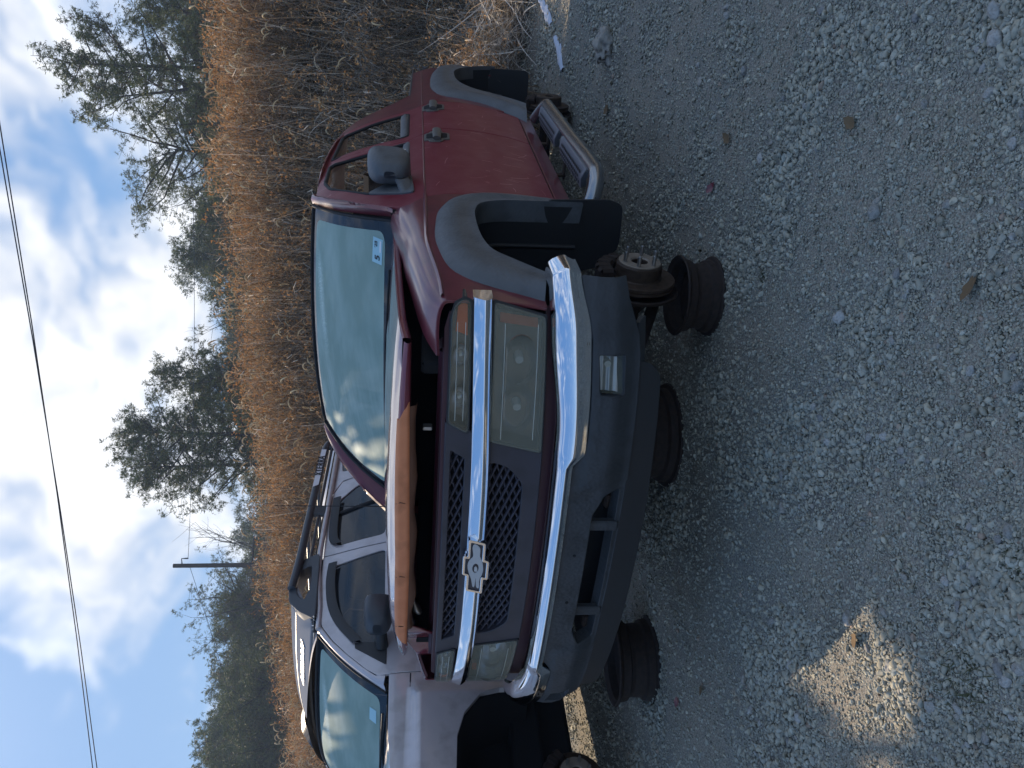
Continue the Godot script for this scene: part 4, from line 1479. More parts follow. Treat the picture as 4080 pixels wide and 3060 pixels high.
func offroader() -> void:
	var t := thing("off_road_car", "silver off-roader with black roof rack standing without wheels beside the maroon pickup", "off-road car", Vector3(-2.65, 0, 0))
	solid("chassis", "void", t, Vector3(0, 0.62, -1.2), Vector3(1.2, 0.18, 4.3), 0.02)
	solid("frame", "void", t, Vector3(0, 0.44, -1.3), Vector3(1.0, 0.22, 3.4), 0.03)  # low underbody block, placed to shade the ground beneath the car
	solid("floor", "void", t, Vector3(0, 0.66, -1.9), Vector3(1.66, 0.06, 3.6), 0.01)
	solid("firewall", "void", t, Vector3(0, 1.05, 0.06), Vector3(1.5, 0.7, 0.04), 0.01)
	solid("engine", "void", t, Vector3(0, 1.0, 0.75), Vector3(0.9, 0.45, 0.7), 0.06)
	solid("dashboard", "black_plastic", t, Vector3(0, 1.36, -0.12), Vector3(1.45, 0.18, 0.36), 0.05)
	for s in [1.0, -1.0]:
		for z in [-0.95, -1.85]:
			var seat := solid("seat", "seat_cloth", t, Vector3(s * 0.38, 1.32, z - 0.1), Vector3(0.5, 0.62, 0.14), 0.05, Basis(Vector3.RIGHT, -0.2))
			solid("headrest", "seat_cloth", seat, Vector3(s * 0.38, 1.70, z - 0.2), Vector3(0.26, 0.17, 0.10), 0.04)
	# windshield
	var ins := rounded(V2([-0.74, 0.07, 0.74, 0.07, 0.655, 0.94, -0.655, 0.94]), 0.06, 5)
	var g := sheet("windshield", "dusty_glass", t, ins, [], 0.07, sglass, Vector3(0, 0.5, 1), 0.0)
	sheet("windshield_border", "tinted_glass", t, V2([-0.80, 0, 0.80, 0, 0.70, 1, -0.70, 1]), [ins], 0.07, sglass, Vector3(0, 0.5, 1), 0.006, 0.002)
	sheet("sticker", "sticker", g, V2([0.585, 0.11, 0.66, 0.11, 0.65, 0.19, 0.58, 0.19]), [], 0.04, func(x, v): return sglass(x, v) + Vector3(0, 0.001, 0.003), Vector3(0, 0.5, 1), 0.0)
	for s in [1.0, -1.0]:
		var path := []
		for k in 9:
			path.append(sglass(s * lerpf(0.80, 0.70, k / 8.0), k / 8.0) + Vector3(0, 0.003, 0.003))
		pipe("windshield_seal", "rubber", t, path, [0.008], 6)
	var tp := []
	for k in 15:
		tp.append(sglass(0.70 * (k / 7.0 - 1.0), 1.0))
	pipe("windshield_seal", "rubber", t, tp, [0.012], 6)
	pipe("wiper", "rubber", t, [sglass(0.70, 0.015) + Vector3(0, 0.012, 0.02), sglass(0.30, 0.035) + Vector3(0, 0.014, 0.014), sglass(0.05, 0.04) + Vector3(0, 0.012, 0.012)], [0.007], 5)
	# hood
	var hf := func(x, u):
		var q: float = absf(x) / 0.79
		var y := lerpf(1.452, 1.30, u * u * 0.75 + u * 0.25) - 0.035 * pow(q, 4.0) + 0.018 * sin(PI * u)
		y += 0.020 * (1.0 - smoothstep(0.42, 0.55, absf(x))) * smoothstep(0.02, 0.15, u)
		return Vector3(x, y, lerpf(0.36 - 0.26 * q * q, 1.42 - 0.10 * q * q, u))
	sheet("hood", "silver", t, V2([-0.79, 0, 0.79, 0, 0.78, 1, -0.78, 1]), [], 0.06, hf, Vector3(0, 1, 0.1), 0.03, 0.004)
	sheet("cowl", "black_plastic", t, V2([-0.80, 0, 0.80, 0, 0.80, 1, -0.80, 1]), [], 0.1, func(x, v): return sglass(x, 0.0) + Vector3(0, -0.03, 0.08 * v - 0.02), Vector3.UP, 0.01)
	# nose
	sheet("nose_panel", "silver", t, V2([-0.78, 1.0, 0.78, 1.0, 0.78, 1.28, -0.78, 1.28]), [V2([-0.42, 1.03, 0.42, 1.03, 0.42, 1.25, -0.42, 1.25])], 0.06, func(x, y): return Vector3(x, y, 1.45 - 0.12 * x * x), Vector3(0, 0, 1), 0.03)
	sheet("grille", "black_plastic", t, V2([-0.42, 1.03, 0.42, 1.03, 0.42, 1.25, -0.42, 1.25]), [], 0.1, func(x, y): return Vector3(x, y, 1.42 - 0.12 * x * x), Vector3(0, 0, 1), 0.02)
	for s in [1.0, -1.0]:
		sheet("headlamp", "reflector", t, mirror(V2([0.50, 1.06, 0.76, 1.06, 0.76, 1.22, 0.50, 1.22]), s), [], 0.06, func(x, y): return Vector3(x, y, 1.462 - 0.12 * x * x), Vector3(0, 0, 1), 0.02)
	sheet("front_bumper", "rail_plastic", t, V2([-0.88, 0.66, 0.88, 0.66, 0.88, 0.97, -0.88, 0.97]), [], 0.08, func(x, y): return Vector3(x, y, 1.54 - 0.16 * x * x - 0.2 * pow(absf(x), 8.0)), Vector3(0, 0, 1), 0.12, 0.01)
	for s in [1.0, -1.0]:
		off_side(t, s)
		hub(t, Vector3(s * 0.80, 0.40, 0.64), s, true)
		hub(t, Vector3(s * 0.80, 0.34, -2.06), s, false)
	pipe("axle", "rust", t, [Vector3(-0.7, 0.40, 0.64), Vector3(0.7, 0.40, 0.64)], [0.035], 10)
	pipe("axle", "rust", t, [Vector3(-0.7, 0.34, -2.06), Vector3(0.7, 0.34, -2.06)], [0.05], 10)
	# roof, gutters
	var rows := []
	for i in 21:
		var z := lerpf(-0.27, -3.72, i / 20.0)
		var row := []
		for j in 21:
			var q := j / 10.0 - 1.0
			var hump := 0.10 * smoothstep(-1.75, -2.1, z)
			var y := 1.985 + 0.05 * (1.0 - q * q) + hump * (1.0 - pow(absf(q), 8.0)) - 0.055 * smoothstep(-0.75, -0.27, z) * (0.6 + 0.4 * absf(q)) - 0.03 * pow(absf(q), 8.0)
			row.append(Vector3(0.725 * q, y, z - 0.16 * q * q * (1.0 - i / 20.0)))
		rows.append(row)
	var rb := MB.new()
	rb.grid(rows, false, true)
	put(rb, "roof", M.silver, t)
	sheet("rear_hatch", "silver", t, V2([-0.82, 0.7, 0.82, 0.7, 0.72, 1.97, -0.72, 1.97]), [], 0.2, func(x, y): return Vector3(x, y, -3.72 + 0.04 * (y - 1.0)), Vector3(0, 0, -1), 0.02)
	roof_rack(t)

func off_side(t: Node, s: float) -> void:
	var f := func(z, y): return Vector3(s * sx(z, y), y, z)
	var out := Vector3(s, 0.15, 0.05)
	# front wing with the wheel opening
	var arch := V2([1.10, 0.62, 1.09, 0.80, 1.03, 0.95, 0.90, 1.04, 0.70, 1.065, 0.50, 1.055, 0.36, 1.01, 0.24, 0.915, 0.185, 0.80, 0.165, 0.62])
	var wing := V2([0.045, 0.62, 0.045, 1.435])
	wing.append_array(V2([0.4, 1.425, 0.9, 1.38, 1.40, 1.27, 1.40, 0.98, 1.13, 0.96, 1.12, 0.62]))
	wing.append_array(arch)
	sheet("front_fender", "silver", t, wing, [], 0.05, f, Vector3(s, 0.3, 0.05), 0.03)
	var tr := MB.new()
	var rows := []
	for k in 14:
		var z := lerpf(0.05, 0.30, k / 13.0)
		rows.append([Vector3(s * (sx(z, 1.312) + 0.001), 1.308, z), Vector3(s * (sx(z, 1.312) + 0.003), 1.312, z), Vector3(s * (sx(z, 1.312) + 0.001), 1.316, z)])
	tr.grid(rows)
	put(tr, "side_trim", M.print_dark, t)
	# wheel house
	var lb := MB.new()
	var lr := []
	var rim := []
	for p in arch:
		lr.append([Vector3(s * 0.90, p.y + 0.004, p.x), Vector3(s * 0.40, p.y - 0.02, p.x)])
		rim.append(Vector3(s * 0.40, p.y - 0.02, p.x))
	lb.grid(lr)
	lb.fan(rim, Vector3(s, 0, 0))
	put(lb, "wheel_liner", M.void, t)
	# doors
	var d1 := V2([0.033, 0.66, 0.033, 1.50, -0.03, 1.575, -0.17, 1.70, -0.30, 1.80, -0.44, 1.885, -0.58, 1.925, -1.085, 1.955, -1.095, 1.5, -1.105, 0.66])
	var w1 := rounded(V2([-0.20, 1.475, -0.235, 1.65, -0.40, 1.765, -0.58, 1.832, -0.80, 1.868, -0.975, 1.872, -1.035, 1.51]), 0.04)
	var door := sheet("front_door", "silver", t, d1, [w1], 0.06, f, out, 0.02)
	sheet("window", "tinted_glass", door, w1, [], 0.08, func(z, y): return Vector3(s * (sx(z, y) - 0.012), y, z), out, 0.0)
	sheet("mirror_sail", "black_plastic", door, V2([-0.035, 1.462, -0.20, 1.465, -0.235, 1.66, -0.20, 1.655]), [], 0.06, func(z, y): return Vector3(s * (sx(z, y) + 0.006), y, z), out, 0.01)
	var v1 := smooth([Vector2(-0.235, 1.645), Vector2(-0.42, 1.77), Vector2(-0.60, 1.842), Vector2(-0.82, 1.878), Vector2(-0.99, 1.880)], 4)
	visor(door, s, v1)
	var d2 := V2([-1.115, 0.66, -1.11, 1.5, -1.10, 1.955, -1.55, 1.975, -1.78, 1.965, -1.93, 1.90, -2.0, 1.5, -1.97, 1.2, -1.80, 1.05, -1.66, 0.92, -1.60, 0.66])
	var w2 := rounded(V2([-1.19, 1.52, -1.17, 1.875, -1.30, 1.905, -1.70, 1.912, -1.84, 1.78, -1.92, 1.54]), 0.05)
	var rear := sheet("rear_door", "silver", t, d2, [w2], 0.06, f, out, 0.02)
	sheet("window", "tinted_glass", rear, w2, [], 0.08, func(z, y): return Vector3(s * (sx(z, y) - 0.012), y, z), out, 0.0)
	pipe("window_bar", "rubber", rear, [Vector3(s * (sx(-1.6, 1.53) - 0.004), 1.53, -1.62), Vector3(s * (sx(-1.6, 1.9) - 0.004), 1.90, -1.54)], [0.016], 6)
	visor(rear, s, smooth([Vector2(-1.18, 1.86), Vector2(-1.25, 1.905), Vector2(-1.45, 1.922), Vector2(-1.72, 1.925)], 4))
	# rear side panel with its own window
	var q := V2([-1.615, 0.66, -1.67, 0.90, -1.81, 1.04, -1.98, 1.19, -2.01, 1.5, -1.945, 1.90, -1.80, 1.972, -1.9, 1.985, -3.70, 1.975, -3.72, 0.72, -2.55, 0.72, -2.45, 0.95, -2.2, 1.06, -1.92, 1.06, -1.68, 0.90, -1.64, 0.66])
	q = V2([-2.02, 1.15, -2.02, 1.5, -1.95, 1.90, -1.81, 1.972, -1.9, 1.985, -3.70, 1.975, -3.72, 0.72, -2.50, 0.72, -2.45, 0.90, -2.30, 1.03, -2.10, 1.07])
	var w3 := rounded(V2([-2.13, 1.56, -2.06, 1.92, -2.22, 1.935, -2.95, 1.92, -3.0, 1.56]), 0.04)
	var qp := sheet("rear_side_panel", "silver", t, q, [w3], 0.07, f, out, 0.02)
	sheet("window", "tinted_glass", qp, w3, [], 0.1, func(z, y): return Vector3(s * (sx(z, y) - 0.010), y, z), out, 0.0)
	sheet("sill", "silver", t, V2([0.03, 0.50, 0.03, 0.652, -1.60, 0.652, -1.60, 0.50]), [], 0.1, f, out, 0.02)
	# pillar beside the glass
	var pb := MB.new()
	var pr := []
	var dl := [Vector2(0.04, 1.46), Vector2(0.03, 1.515), Vector2(-0.03, 1.58), Vector2(-0.17, 1.705), Vector2(-0.30, 1.805), Vector2(-0.44, 1.89), Vector2(-0.50, 1.915)]
	for k in 13:
		var u := k / 12.0
		var w := sglass(s * lerpf(0.805, 0.705, u), u) + Vector3(0, 0.004, 0)
		var d := along(dl, u)
		var e := Vector3(s * (sx(d.x, d.y) - 0.001), d.y, d.x + 0.004)
		pr.append([w - Vector3(0, 0.01, 0), w, w.lerp(e, 0.5) + Vector3(s * 0.012, 0.010, 0.014), e, e - Vector3(s * 0.02, 0, 0)])
	pb.grid(pr)
	put(pb, "windshield_pillar", M.silver, t)
	# drip channel along the roof edge
	var gut := []
	var gut2 := []
	for k in 19:
		var z := lerpf(-0.43, -3.68, k / 18.0)
		var y := 1.905 + 0.075 * smoothstep(-0.42, -1.1, z)
		gut.append(Vector3(s * 0.742, y + 0.004, z))
		gut2.append(Vector3(s * 0.715, y + 0.028, z))
	pipe("roof_edge", "silver", t, gut, [0.020], 8)
	pipe("drip_channel", "rubber", t, gut2, [0.012], 6)
	# mirror
	var rings := []
	for k in 12:
		var u := k / 11.0
		var grow := sqrt(clampf(1.0 - pow(maxf(u - 0.2, 0.0) / 0.8, 2.4), 0.0, 1.0))
		var ring := []
		for j in 24:
			var a := TAU * j / 24.0
			var p := Vector2(signf(cos(a)) * pow(absf(cos(a)), 0.6), signf(sin(a)) * pow(absf(sin(a)), 0.6))
			ring.append(Vector3(s * (1.045 + p.x * 0.115 * (0.3 + 0.7 * grow)), 1.518 + p.y * 0.088 * (0.3 + 0.7 * grow), lerpf(-0.33, -0.16, u)))
		rings.append(ring)
	var mm := put(loft(rings), "side_mirror", M.rail_plastic, t)
	solid("mirror_glass", "reflector", mm, Vector3(s * 1.045, 1.518, -0.337), Vector3(0.19, 0.14, 0.006), 0.002)
	pipe("arm", "black_plastic", mm, [Vector3(s * 0.87, 1.49, -0.17), Vector3(s * 0.97, 1.50, -0.22)], [0.04, 0.035], 10)

func visor(parent: Node, s: float, line: Array) -> void:
	var b := MB.new()
	var rows := []
	for p in line:
		var x := sx(p.x, p.y)
		var d := Vector2(0, 1)
		rows.append([Vector3(s * (x + 0.002), p.y + 0.030, p.x), Vector3(s * (x + 0.014), p.y + 0.026, p.x), Vector3(s * (x + 0.030), p.y - 0.012, p.x), Vector3(s * (x + 0.034), p.y - 0.034, p.x)])
	b.grid(rows)
	put(b, "rain_visor", M.black_plastic, parent)

func roof_rack(t: Node) -> void:
	var rack := MB.new()
	for s in [1.0, -1.0]:
		rack.tube(smooth([Vector3(s * 0.72, 2.135, -0.80), Vector3(s * 0.735, 2.118, -1.05), Vector3(s * 0.745, 2.108, -1.6), Vector3(s * 0.745, 2.10, -2.2), Vector3(s * 0.74, 2.085, -2.42), Vector3(s * 0.735, 2.03, -2.53), Vector3(s * 0.735, 1.97, -2.56)], 5), [0.030], 12)
		rack.tube([Vector3(s * 0.725, 2.045, -1.02), Vector3(s * 0.735, 2.045, -1.6), Vector3(s * 0.735, 2.04, -2.45)], [0.012], 8)
		for z in [-1.58, -2.44]:
			rack.box(Vector3(s * 0.735, 2.03, z), Vector3(0.045, 0.13, 0.10), 0.012)
	for z in [-1.35, -1.95]:
		rack.tube([Vector3(-0.74, 2.10, z), Vector3(0, 2.115, z), Vector3(0.74, 2.10, z)], [0.016], 8)
	var r := put(rack, "roof_rack", M.rail_plastic, t)
	for s in [1.0, -1.0]:
		# end brackets with a long oval hole
		var br := V2([-0.50, 1.945, -0.60, 2.06, -0.70, 2.135, -0.84, 2.158, -1.06, 2.135, -1.10, 1.985, -0.80, 1.965])
		var hole := rounded(V2([-0.665, 2.035, -0.74, 2.10, -0.86, 2.118, -0.995, 2.095, -1.005, 2.02, -0.80, 2.0]), 0.04)
		sheet("rack_bracket", "rail_plastic", r, rounded(br, 0.03), [hole], 0.05, func(z, y): return Vector3(s * (0.775 - 0.35 * (y - 1.95)), y, z), Vector3(s, 0.3, 0.2), 0.10, 0.008)
		# maker's stripe with cut-out letters
		var pl := func(z, y): return Vector3(s * (0.7785 - 0.002 * (z + 2.1)), y, z)
		sheet("stripe", "print_light", r, V2([-1.86, 2.084, -1.83, 2.126, -2.33, 2.113, -2.33, 2.076]), [], 0.1, pl, Vector3(s, 0, 0), 0.003, 0.0)
	text("XTERRA", 0.052, 0.002, "lettering", M.print_dark, r, Transform3D(Basis(Vector3.UP, PI / 2), Vector3(0.783, 2.101, -2.10)))
	# wind deflector across the front of the rack
	var dw := func(x, v):
		var q: float = x / 0.74
		return Vector3(x, lerpf(1.965 + 0.035 * (1.0 - q * q), 2.150 + 0.012 * (1.0 - q * q), v) , lerpf(-0.40 - 0.10 * q * q, -0.76 - 0.14 * q * q, v))
	var d := sheet("wind_deflector", "silver_shaded", r, rounded(V2([-0.73, 0, 0.73, 0, 0.70, 1, -0.70, 1]), 0.05), [], 0.06, dw, Vector3(0, 0.6, 1), 0.02, 0.006)
	var sl := MB.new()
	var rows := []
	for k in 25:
		var x := lerpf(-0.66, 0.66, k / 24.0)
		rows.append([dw.call(x, 0.70) + Vector3(0, 0.002, 0.002), dw.call(x, 0.735) + Vector3(0, 0.002, 0.002)])
	sl.grid(rows)
	put(sl, "deflector_seam", M.print_dark, d)
	var up: Vector3 = (dw.call(0.36, 0.6) - dw.call(0.36, 0.1)).normalized()
	var rt: Vector3 = (dw.call(0.55, 0.3) - dw.call(0.17, 0.3)).normalized()
	var nn := rt.cross(up).normalized()
	up = nn.cross(rt)
	text("NISSAN", 0.062, 0.002, "lettering", M.print_light, d, Transform3D(Basis(rt * 1.12, up, nn), dw.call(0.30, 0.30) + nn * 0.006), 0.35)

# ---------------------------------------------------------------- rims the axles stand on
func loose_rims() -> void:
	var spots := [[Vector3(0.70, 0.0, -0.02), "rusty steel rim lying flat under the pickup's near front hub"], [Vector3(-0.16, 0.0, -0.16), "dark steel rim lying under the middle of the pickup's front"], [Vector3(-1.38, 0.0, 0.28), "rusty steel rim lying flat beyond the pickup's far front corner"]]
	var first: Node3D = null
	for q in spots:
		var at: Vector3 = q[0]
		var o: Node3D
		if first == null:
			o = thing("steel_rim", q[1], "wheel rim", at, "steel rims propping the vehicles")
			first = o
			var b := MB.new()
			var prof := [Vector2(0.206, 0.0), Vector2(0.210, 0.006), Vector2(0.206, 0.014), Vector2(0.190, 0.020), Vector2(0.186, 0.05), Vector2(0.172, 0.06), Vector2(0.168, 0.11), Vector2(0.172, 0.125), Vector2(0.186, 0.135), Vector2(0.190, 0.170), Vector2(0.206, 0.180), Vector2(0.211, 0.188), Vector2(0.205, 0.195), Vector2(0.196, 0.190), Vector2(0.180, 0.178), Vector2(0.176, 0.14), Vector2(0.160, 0.11), Vector2(0.158, 0.05), Vector2(0.178, 0.02), Vector2(0.20, 0.004)]
			b.lathe(prof, Transform3D.IDENTITY, 40)
			put(b, "barrel", M.rust, o)
			var dsk := MB.new()
			dsk.lathe([Vector2(0.160, 0.07), Vector2(0.150, 0.10), Vector2(0.125, 0.118), Vector2(0.090, 0.108), Vector2(0.045, 0.106), Vector2(0.042, 0.098)], Transform3D.IDENTITY, 36)
			put(dsk, "disc", M.rust, o)
			for k in 8:
				var a := TAU * k / 8.0
				pipe("vent_hole", "void", o, [Vector3(cos(a) * 0.140, 0.1085, sin(a) * 0.140), Vector3(cos(a) * 0.1415, 0.1115, sin(a) * 0.1415)], [0.014], 10)
			o.scale = Vector3(0.86, 0.84, 0.86)
		else:
			o = first.duplicate()
			o.name = numbered(self, "steel_rim")
			add_child(o, true)
			o.position = at
			o.set_meta("label", q[1])
			o.rotation.y = rng.randf() * TAU
		if at.x < 0.0:
			o.scale = Vector3(1.30, 1.10, 1.30) if at.x > -1.0 else Vector3(1.15, 1.15, 1.15)
		if at.x < -1.0:
			o.rotation.z = 0.05
			o.position.y = height(at.x, at.z) - 0.01

# ---------------------------------------------------------------- ground
func height(x: float, z: float) -> float:
	var y := 0.045 * clampf(-z - 0.4, 0.0, 6.1)
	var w := 0.7 * broad.get_noise_2d(x * 0.16, 4.0)
	var bank := smoothstep(-7.3 + w, -10.3 + w, z)
	y += 3.15 * bank - 1.6 * smoothstep(-11.5, -22.0, z)
	y += 0.30 * bank * broad.get_noise_2d(x * 0.55, z * 0.55) * (1.0 - smoothstep(-14.0, -20.0, z))
	y += 0.012 * broad.get_noise_2d(x * 1.7 + 9.0, z * 1.7) * (1.0 - bank)
	if z > -7.0 and z < 4.0 and absf(x) < 6.0:
		y += 0.006 * fine.get_noise_2d(x * 6.0, z * 6.0)
	return y

func spaced(lo: float, hi: float, step: float, far: float) -> PackedFloat32Array:
	var a := PackedFloat32Array()
	var p := lo
	var s := step
	var left := []
	while p > -far:
		left.append(p)
		s *= 1.11
		p -= s
	left.append(-far)
	left.reverse()
	for q in left:
		a.append(q)
	p = lo + step
	while p < hi:
		a.append(p)
		p += step
	s = step
	while p < far:
		a.append(p)
		s *= 1.11
		p += s
	a.append(far)
	return a

func coarse_at(x: float, z: float) -> float:
	return broad.get_noise_2d(x * 1.15 + 20.0, z * 0.9 - 7.0) + 0.4 * fine.get_noise_2d(x * 1.4 + 3.0, z * 1.4)

func ground() -> void:
	var xs := spaced(-3.6, 3.4, 0.055, 460.0)
	var zs := spaced(-7.6, 2.6, 0.055, 460.0)
	var mb := MB.new()
	var nz := zs.size()
	for x in xs:
		for z in zs:
			var e := 0.03
			var y := height(x, z)
			var n := Vector3(height(x - e, z) - height(x + e, z), 2 * e, height(x, z - e) - height(x, z + e)).normalized()
			var k := coarse_at(x, z)
			var c := Color(0.335, 0.323, 0.288).lerp(Color(0.375, 0.345, 0.287), smoothstep(0.05, -0.35, k))
			c = c.lerp(Color(0.285, 0.28, 0.255), smoothstep(0.1, 0.5, k))
			var soil := smoothstep(-4.6, -6.6, z + 0.6 * fine.get_noise_2d(x * 0.8, z * 0.8))
			c = c.lerp(Color(0.105, 0.085, 0.060), soil)
			var oil := smoothstep(0.35, 0.6, fine.get_noise_2d(x * 0.9 - 31.0, z * 0.9)) * 0.25
			c = c.darkened(oil)
			mb.tint = c
			mb.vert(Vector3(x, y, z), n, Vector2(x, z))
	for i in xs.size() - 1:
		for j in nz - 1:
			mb.quad(i * nz + j, i * nz + j + 1, (i + 1) * nz + j + 1, (i + 1) * nz + j)
	var g := put(mb, "gravel_ground", M.dirt)
	tag(g, "grey gravel lot running back to the weed bank", "", "", "structure")
	# the biggest stones lie loose, each on its own
	var shapes := []
	for k in 5:
		shapes.append(rock(100 + k, 2, 0.24))
	var r := RandomNumberGenerator.new()
	r.seed = 44
	var made := 0
	while made < 210:
		var d := 1.25 * pow(3.2, r.randf())
		var a := deg_to_rad(r.randf_range(-8.0, 66.0))
		var x := CAM.x - sin(a) * d
		var z := CAM.z - cos(a) * d
		if x < 1.2 and z < 0.95 and absf(x) < 1.2:
			continue
		if coarse_at(x, z) < 0.02 and r.randf() < 0.86:
			continue
		var s := clampf(0.0112 * exp(r.randfn() * 0.36), 0.008, 0.026) * (0.8 + 0.12 * d)
		var b := Basis.from_euler(Vector3(r.randf_range(-0.35, 0.35), r.randf() * TAU, r.randf_range(-0.35, 0.35))).scaled_local(Vector3(s * r.randf_range(0.9, 1.25), s * r.randf_range(0.5, 0.8), s * r.randf_range(0.75, 1.0)))
		var o := place(shapes[made % 5], "stone", stone_mat(made % 6), g, Transform3D(b, Vector3(x, height(x, z) + s * 0.22, z)))
		made += 1

var stone_mats := []
func stone_mat(k: int) -> StandardMaterial3D:
	if stone_mats.is_empty():
		for c in [Color(0.34, 0.335, 0.315), Color(0.30, 0.295, 0.275), Color(0.37, 0.36, 0.335), Color(0.26, 0.255, 0.245), Color(0.33, 0.31, 0.275), Color(0.41, 0.40, 0.375)]:
			var m := StandardMaterial3D.new()
			m.albedo_color = lin(c.r, c.g, c.b)
			m.roughness = 0.9
			m.metallic_specular = 0.25
			m.albedo_texture = noise_tex(128, 0.03, [[0.0, Color(0.75, 0.74, 0.73)], [0.6, Color(1, 1, 1)], [1.0, Color(0.95, 0.95, 0.95)]], 4, 70 + stone_mats.size())
			m.uv1_triplanar = true
			m.uv1_scale = Vector3(0.6, 0.6, 0.6)
			stone_mats.append(m)
	return stone_mats[k]

# an uneven pebble of radius one
func rock(seed_: int, levels: int, rough: float) -> ArrayMesh:
	var f := FastNoiseLite.new()
	f.seed = seed_
	f.frequency = 0.75
	f.fractal_octaves = 2
	var tris := []
	var p := [Vector3.RIGHT, Vector3.LEFT, Vector3.UP, Vector3.DOWN, Vector3.BACK, Vector3.FORWARD]
	for a in [0, 1]:
		for b in [2, 3]:
			for c in [4, 5]:
				tris.append([p[a], p[b], p[c]])
	for l in levels:
		var next := []
		for t in tris:
			var ab: Vector3 = (t[0] + t[1]).normalized()
			var bc: Vector3 = (t[1] + t[2]).normalized()
			var ca: Vector3 = (t[2] + t[0]).normalized()
			next.append([t[0], ab, ca]); next.append([ab, t[1], bc]); next.append([ca, bc, t[2]]); next.append([ab, bc, ca])
		tris = next
	var mb := MB.new()
	var seen := {}
	var bump := func(q: Vector3) -> Vector3:
		return q * (1.0 + rough * 1.6 * f.get_noise_3dv(q * 1.6)) 
	for t in tris:
		var ids := []
		for q in t:
			var key := Vector3i((q * 1000.0).round())
			if not seen.has(key):
				var s: Vector3 = bump.call(q)
				var u: Vector3 = q.cross(Vector3(0.3, 1, 0.2)).normalized() * 0.05
				var w: Vector3 = q.cross(u).normalized() * 0.05
				var n: Vector3 = (bump.call((q + u).normalized()) - s).cross(bump.call((q + w).normalized()) - s).normalized()
				if n.dot(q) < 0.0:
					n = -n
				seen[key] = mb.vert(s, n, Vector2(q.x, q.y))
			ids.append(seen[key])
		mb.tri(ids[0], ids[1], ids[2])
	return mb.mesh()

func scatter(called: String, mesh: Mesh, m: Material, buf: PackedFloat32Array, parent: Node = self) -> MultiMeshInstance3D:
	var mm := MultiMesh.new()
	mm.transform_format = MultiMesh.TRANSFORM_3D
	mm.use_colors = true
	mm.mesh = mesh
	mm.instance_count = buf.size() / 16
	mm.buffer = buf
	var o := MultiMeshInstance3D.new()
	o.multimesh = mm
	o.material_override = m
	o.name = numbered(parent, called)
	parent.add_child(o, true)
	return o

func put16(buf: PackedFloat32Array, b: Basis, at: Vector3, c: Color) -> void:
	buf.append_array(PackedFloat32Array([b.x.x, b.y.x, b.z.x, at.x, b.x.y, b.y.y, b.z.y, at.y, b.x.z, b.y.z, b.z.z, at.z, c.r, c.g, c.b, 1.0]))

func gravel() -> void:
	var names := ["round grey gravel pebbles strewn over the lot", "small angular gravel chips strewn over the lot", "fine pale grit between the gravel pebbles", "mixed small gravel in loose drifts over the lot"]
	for v in 4:
		var r := RandomNumberGenerator.new()
		r.seed = 300 + v
		var buf := PackedFloat32Array()
		var n := 0
		var most: int = [100000, 100000, 120000, 100000][v]
		while n < most:
			var d := 1.15 * pow(8.2, r.randf())
			var a := deg_to_rad(r.randf_range(-26.0, 72.0))
			var x := CAM.x - sin(a) * d
			var z := CAM.z - cos(a) * d
			if z < -6.9:
				n += 1
				continue
			var k := coarse_at(x, z)
			var s: float
			if v == 2:
				s = r.randf_range(0.0014, 0.0032)
			else:
				if k < -0.05 and r.randf() < 0.42:
					n += 1
					continue
				s = clampf(0.0031 * exp(r.randfn() * 0.45) * (1.0 + 0.65 * smoothstep(0.05, 0.45, k)), 0.0016, 0.0125)
			s *= 0.80 + 0.13 * d
			var b := Basis.from_euler(Vector3(r.randf_range(-0.6, 0.6), r.randf() * TAU, r.randf_range(-0.6, 0.6))).scaled_local(Vector3(s * r.randf_range(0.9, 1.35), s * r.randf_range(0.55, 0.9), s * r.randf_range(0.75, 1.05)))
			var t := clampf(0.33 + r.randfn() * 0.055, 0.16, 0.50)
			var warm := r.randf_range(-0.5, 1.0) * 0.06
			var c := Color(t * (1.03 + warm), t, t * (0.83 - warm))
			if r.randf() < 0.008:
				c = Color(t * 0.95, t * 0.74, t * 0.58)
			put16(buf, b, Vector3(x, height(x, z) + s * 0.20, z), c)
			n += 1
		var o := scatter("gravel", rock(7 + v, 1, [0.16, 0.34, 0.25, 0.28][v]), M.stone, buf)
		tag(o, names[v], "gravel", "", "stuff")

# ---------------------------------------------------------------- dry weeds on the bank
func ribbon(mb: MB, base: Vector3, dir: Vector3, side: Vector3, len_: float, droop: float, w: float, segs: int, c: Color) -> Vector3:
	var p := base
	var d := dir.normalized()
	var prev := []
	mb.tint = c
	for i in segs + 1:
		var t := float(i) / segs
		var ww := side * w * (1.0 - 0.8 * t)
		var n := d.cross(side).normalized()
		var ids := [mb.vert(p - ww, n), mb.vert(p + ww, n)]
		if i > 0:
			mb.quad(prev[0], prev[1], ids[1], ids[0])
		prev = ids
		p += d * len_ / segs
		d = (d + Vector3(0, -droop / segs, 0) + side * 0.0).normalized()
	return p

func straw_tone(r: RandomNumberGenerator) -> Color:
	var k := r.randf()
	var c := Color(0.50, 0.37, 0.215)
	if k < 0.30:
		c = Color(0.58, 0.50, 0.36)
	elif k < 0.5:
		c = Color(0.38, 0.23, 0.115)
	elif k < 0.68:
		c = Color(0.26, 0.20, 0.145)
	elif k < 0.72:
		c = Color(0.16, 0.19, 0.07)
	var grey := (c.r + c.g + c.b) / 3.0
	c = c.lerp(Color(grey * 1.06, grey, grey * 0.91), 0.70)
	return c * (r.randf_range(0.35, 0.8) if r.randf() < 0.5 else r.randf_range(0.9, 1.45))

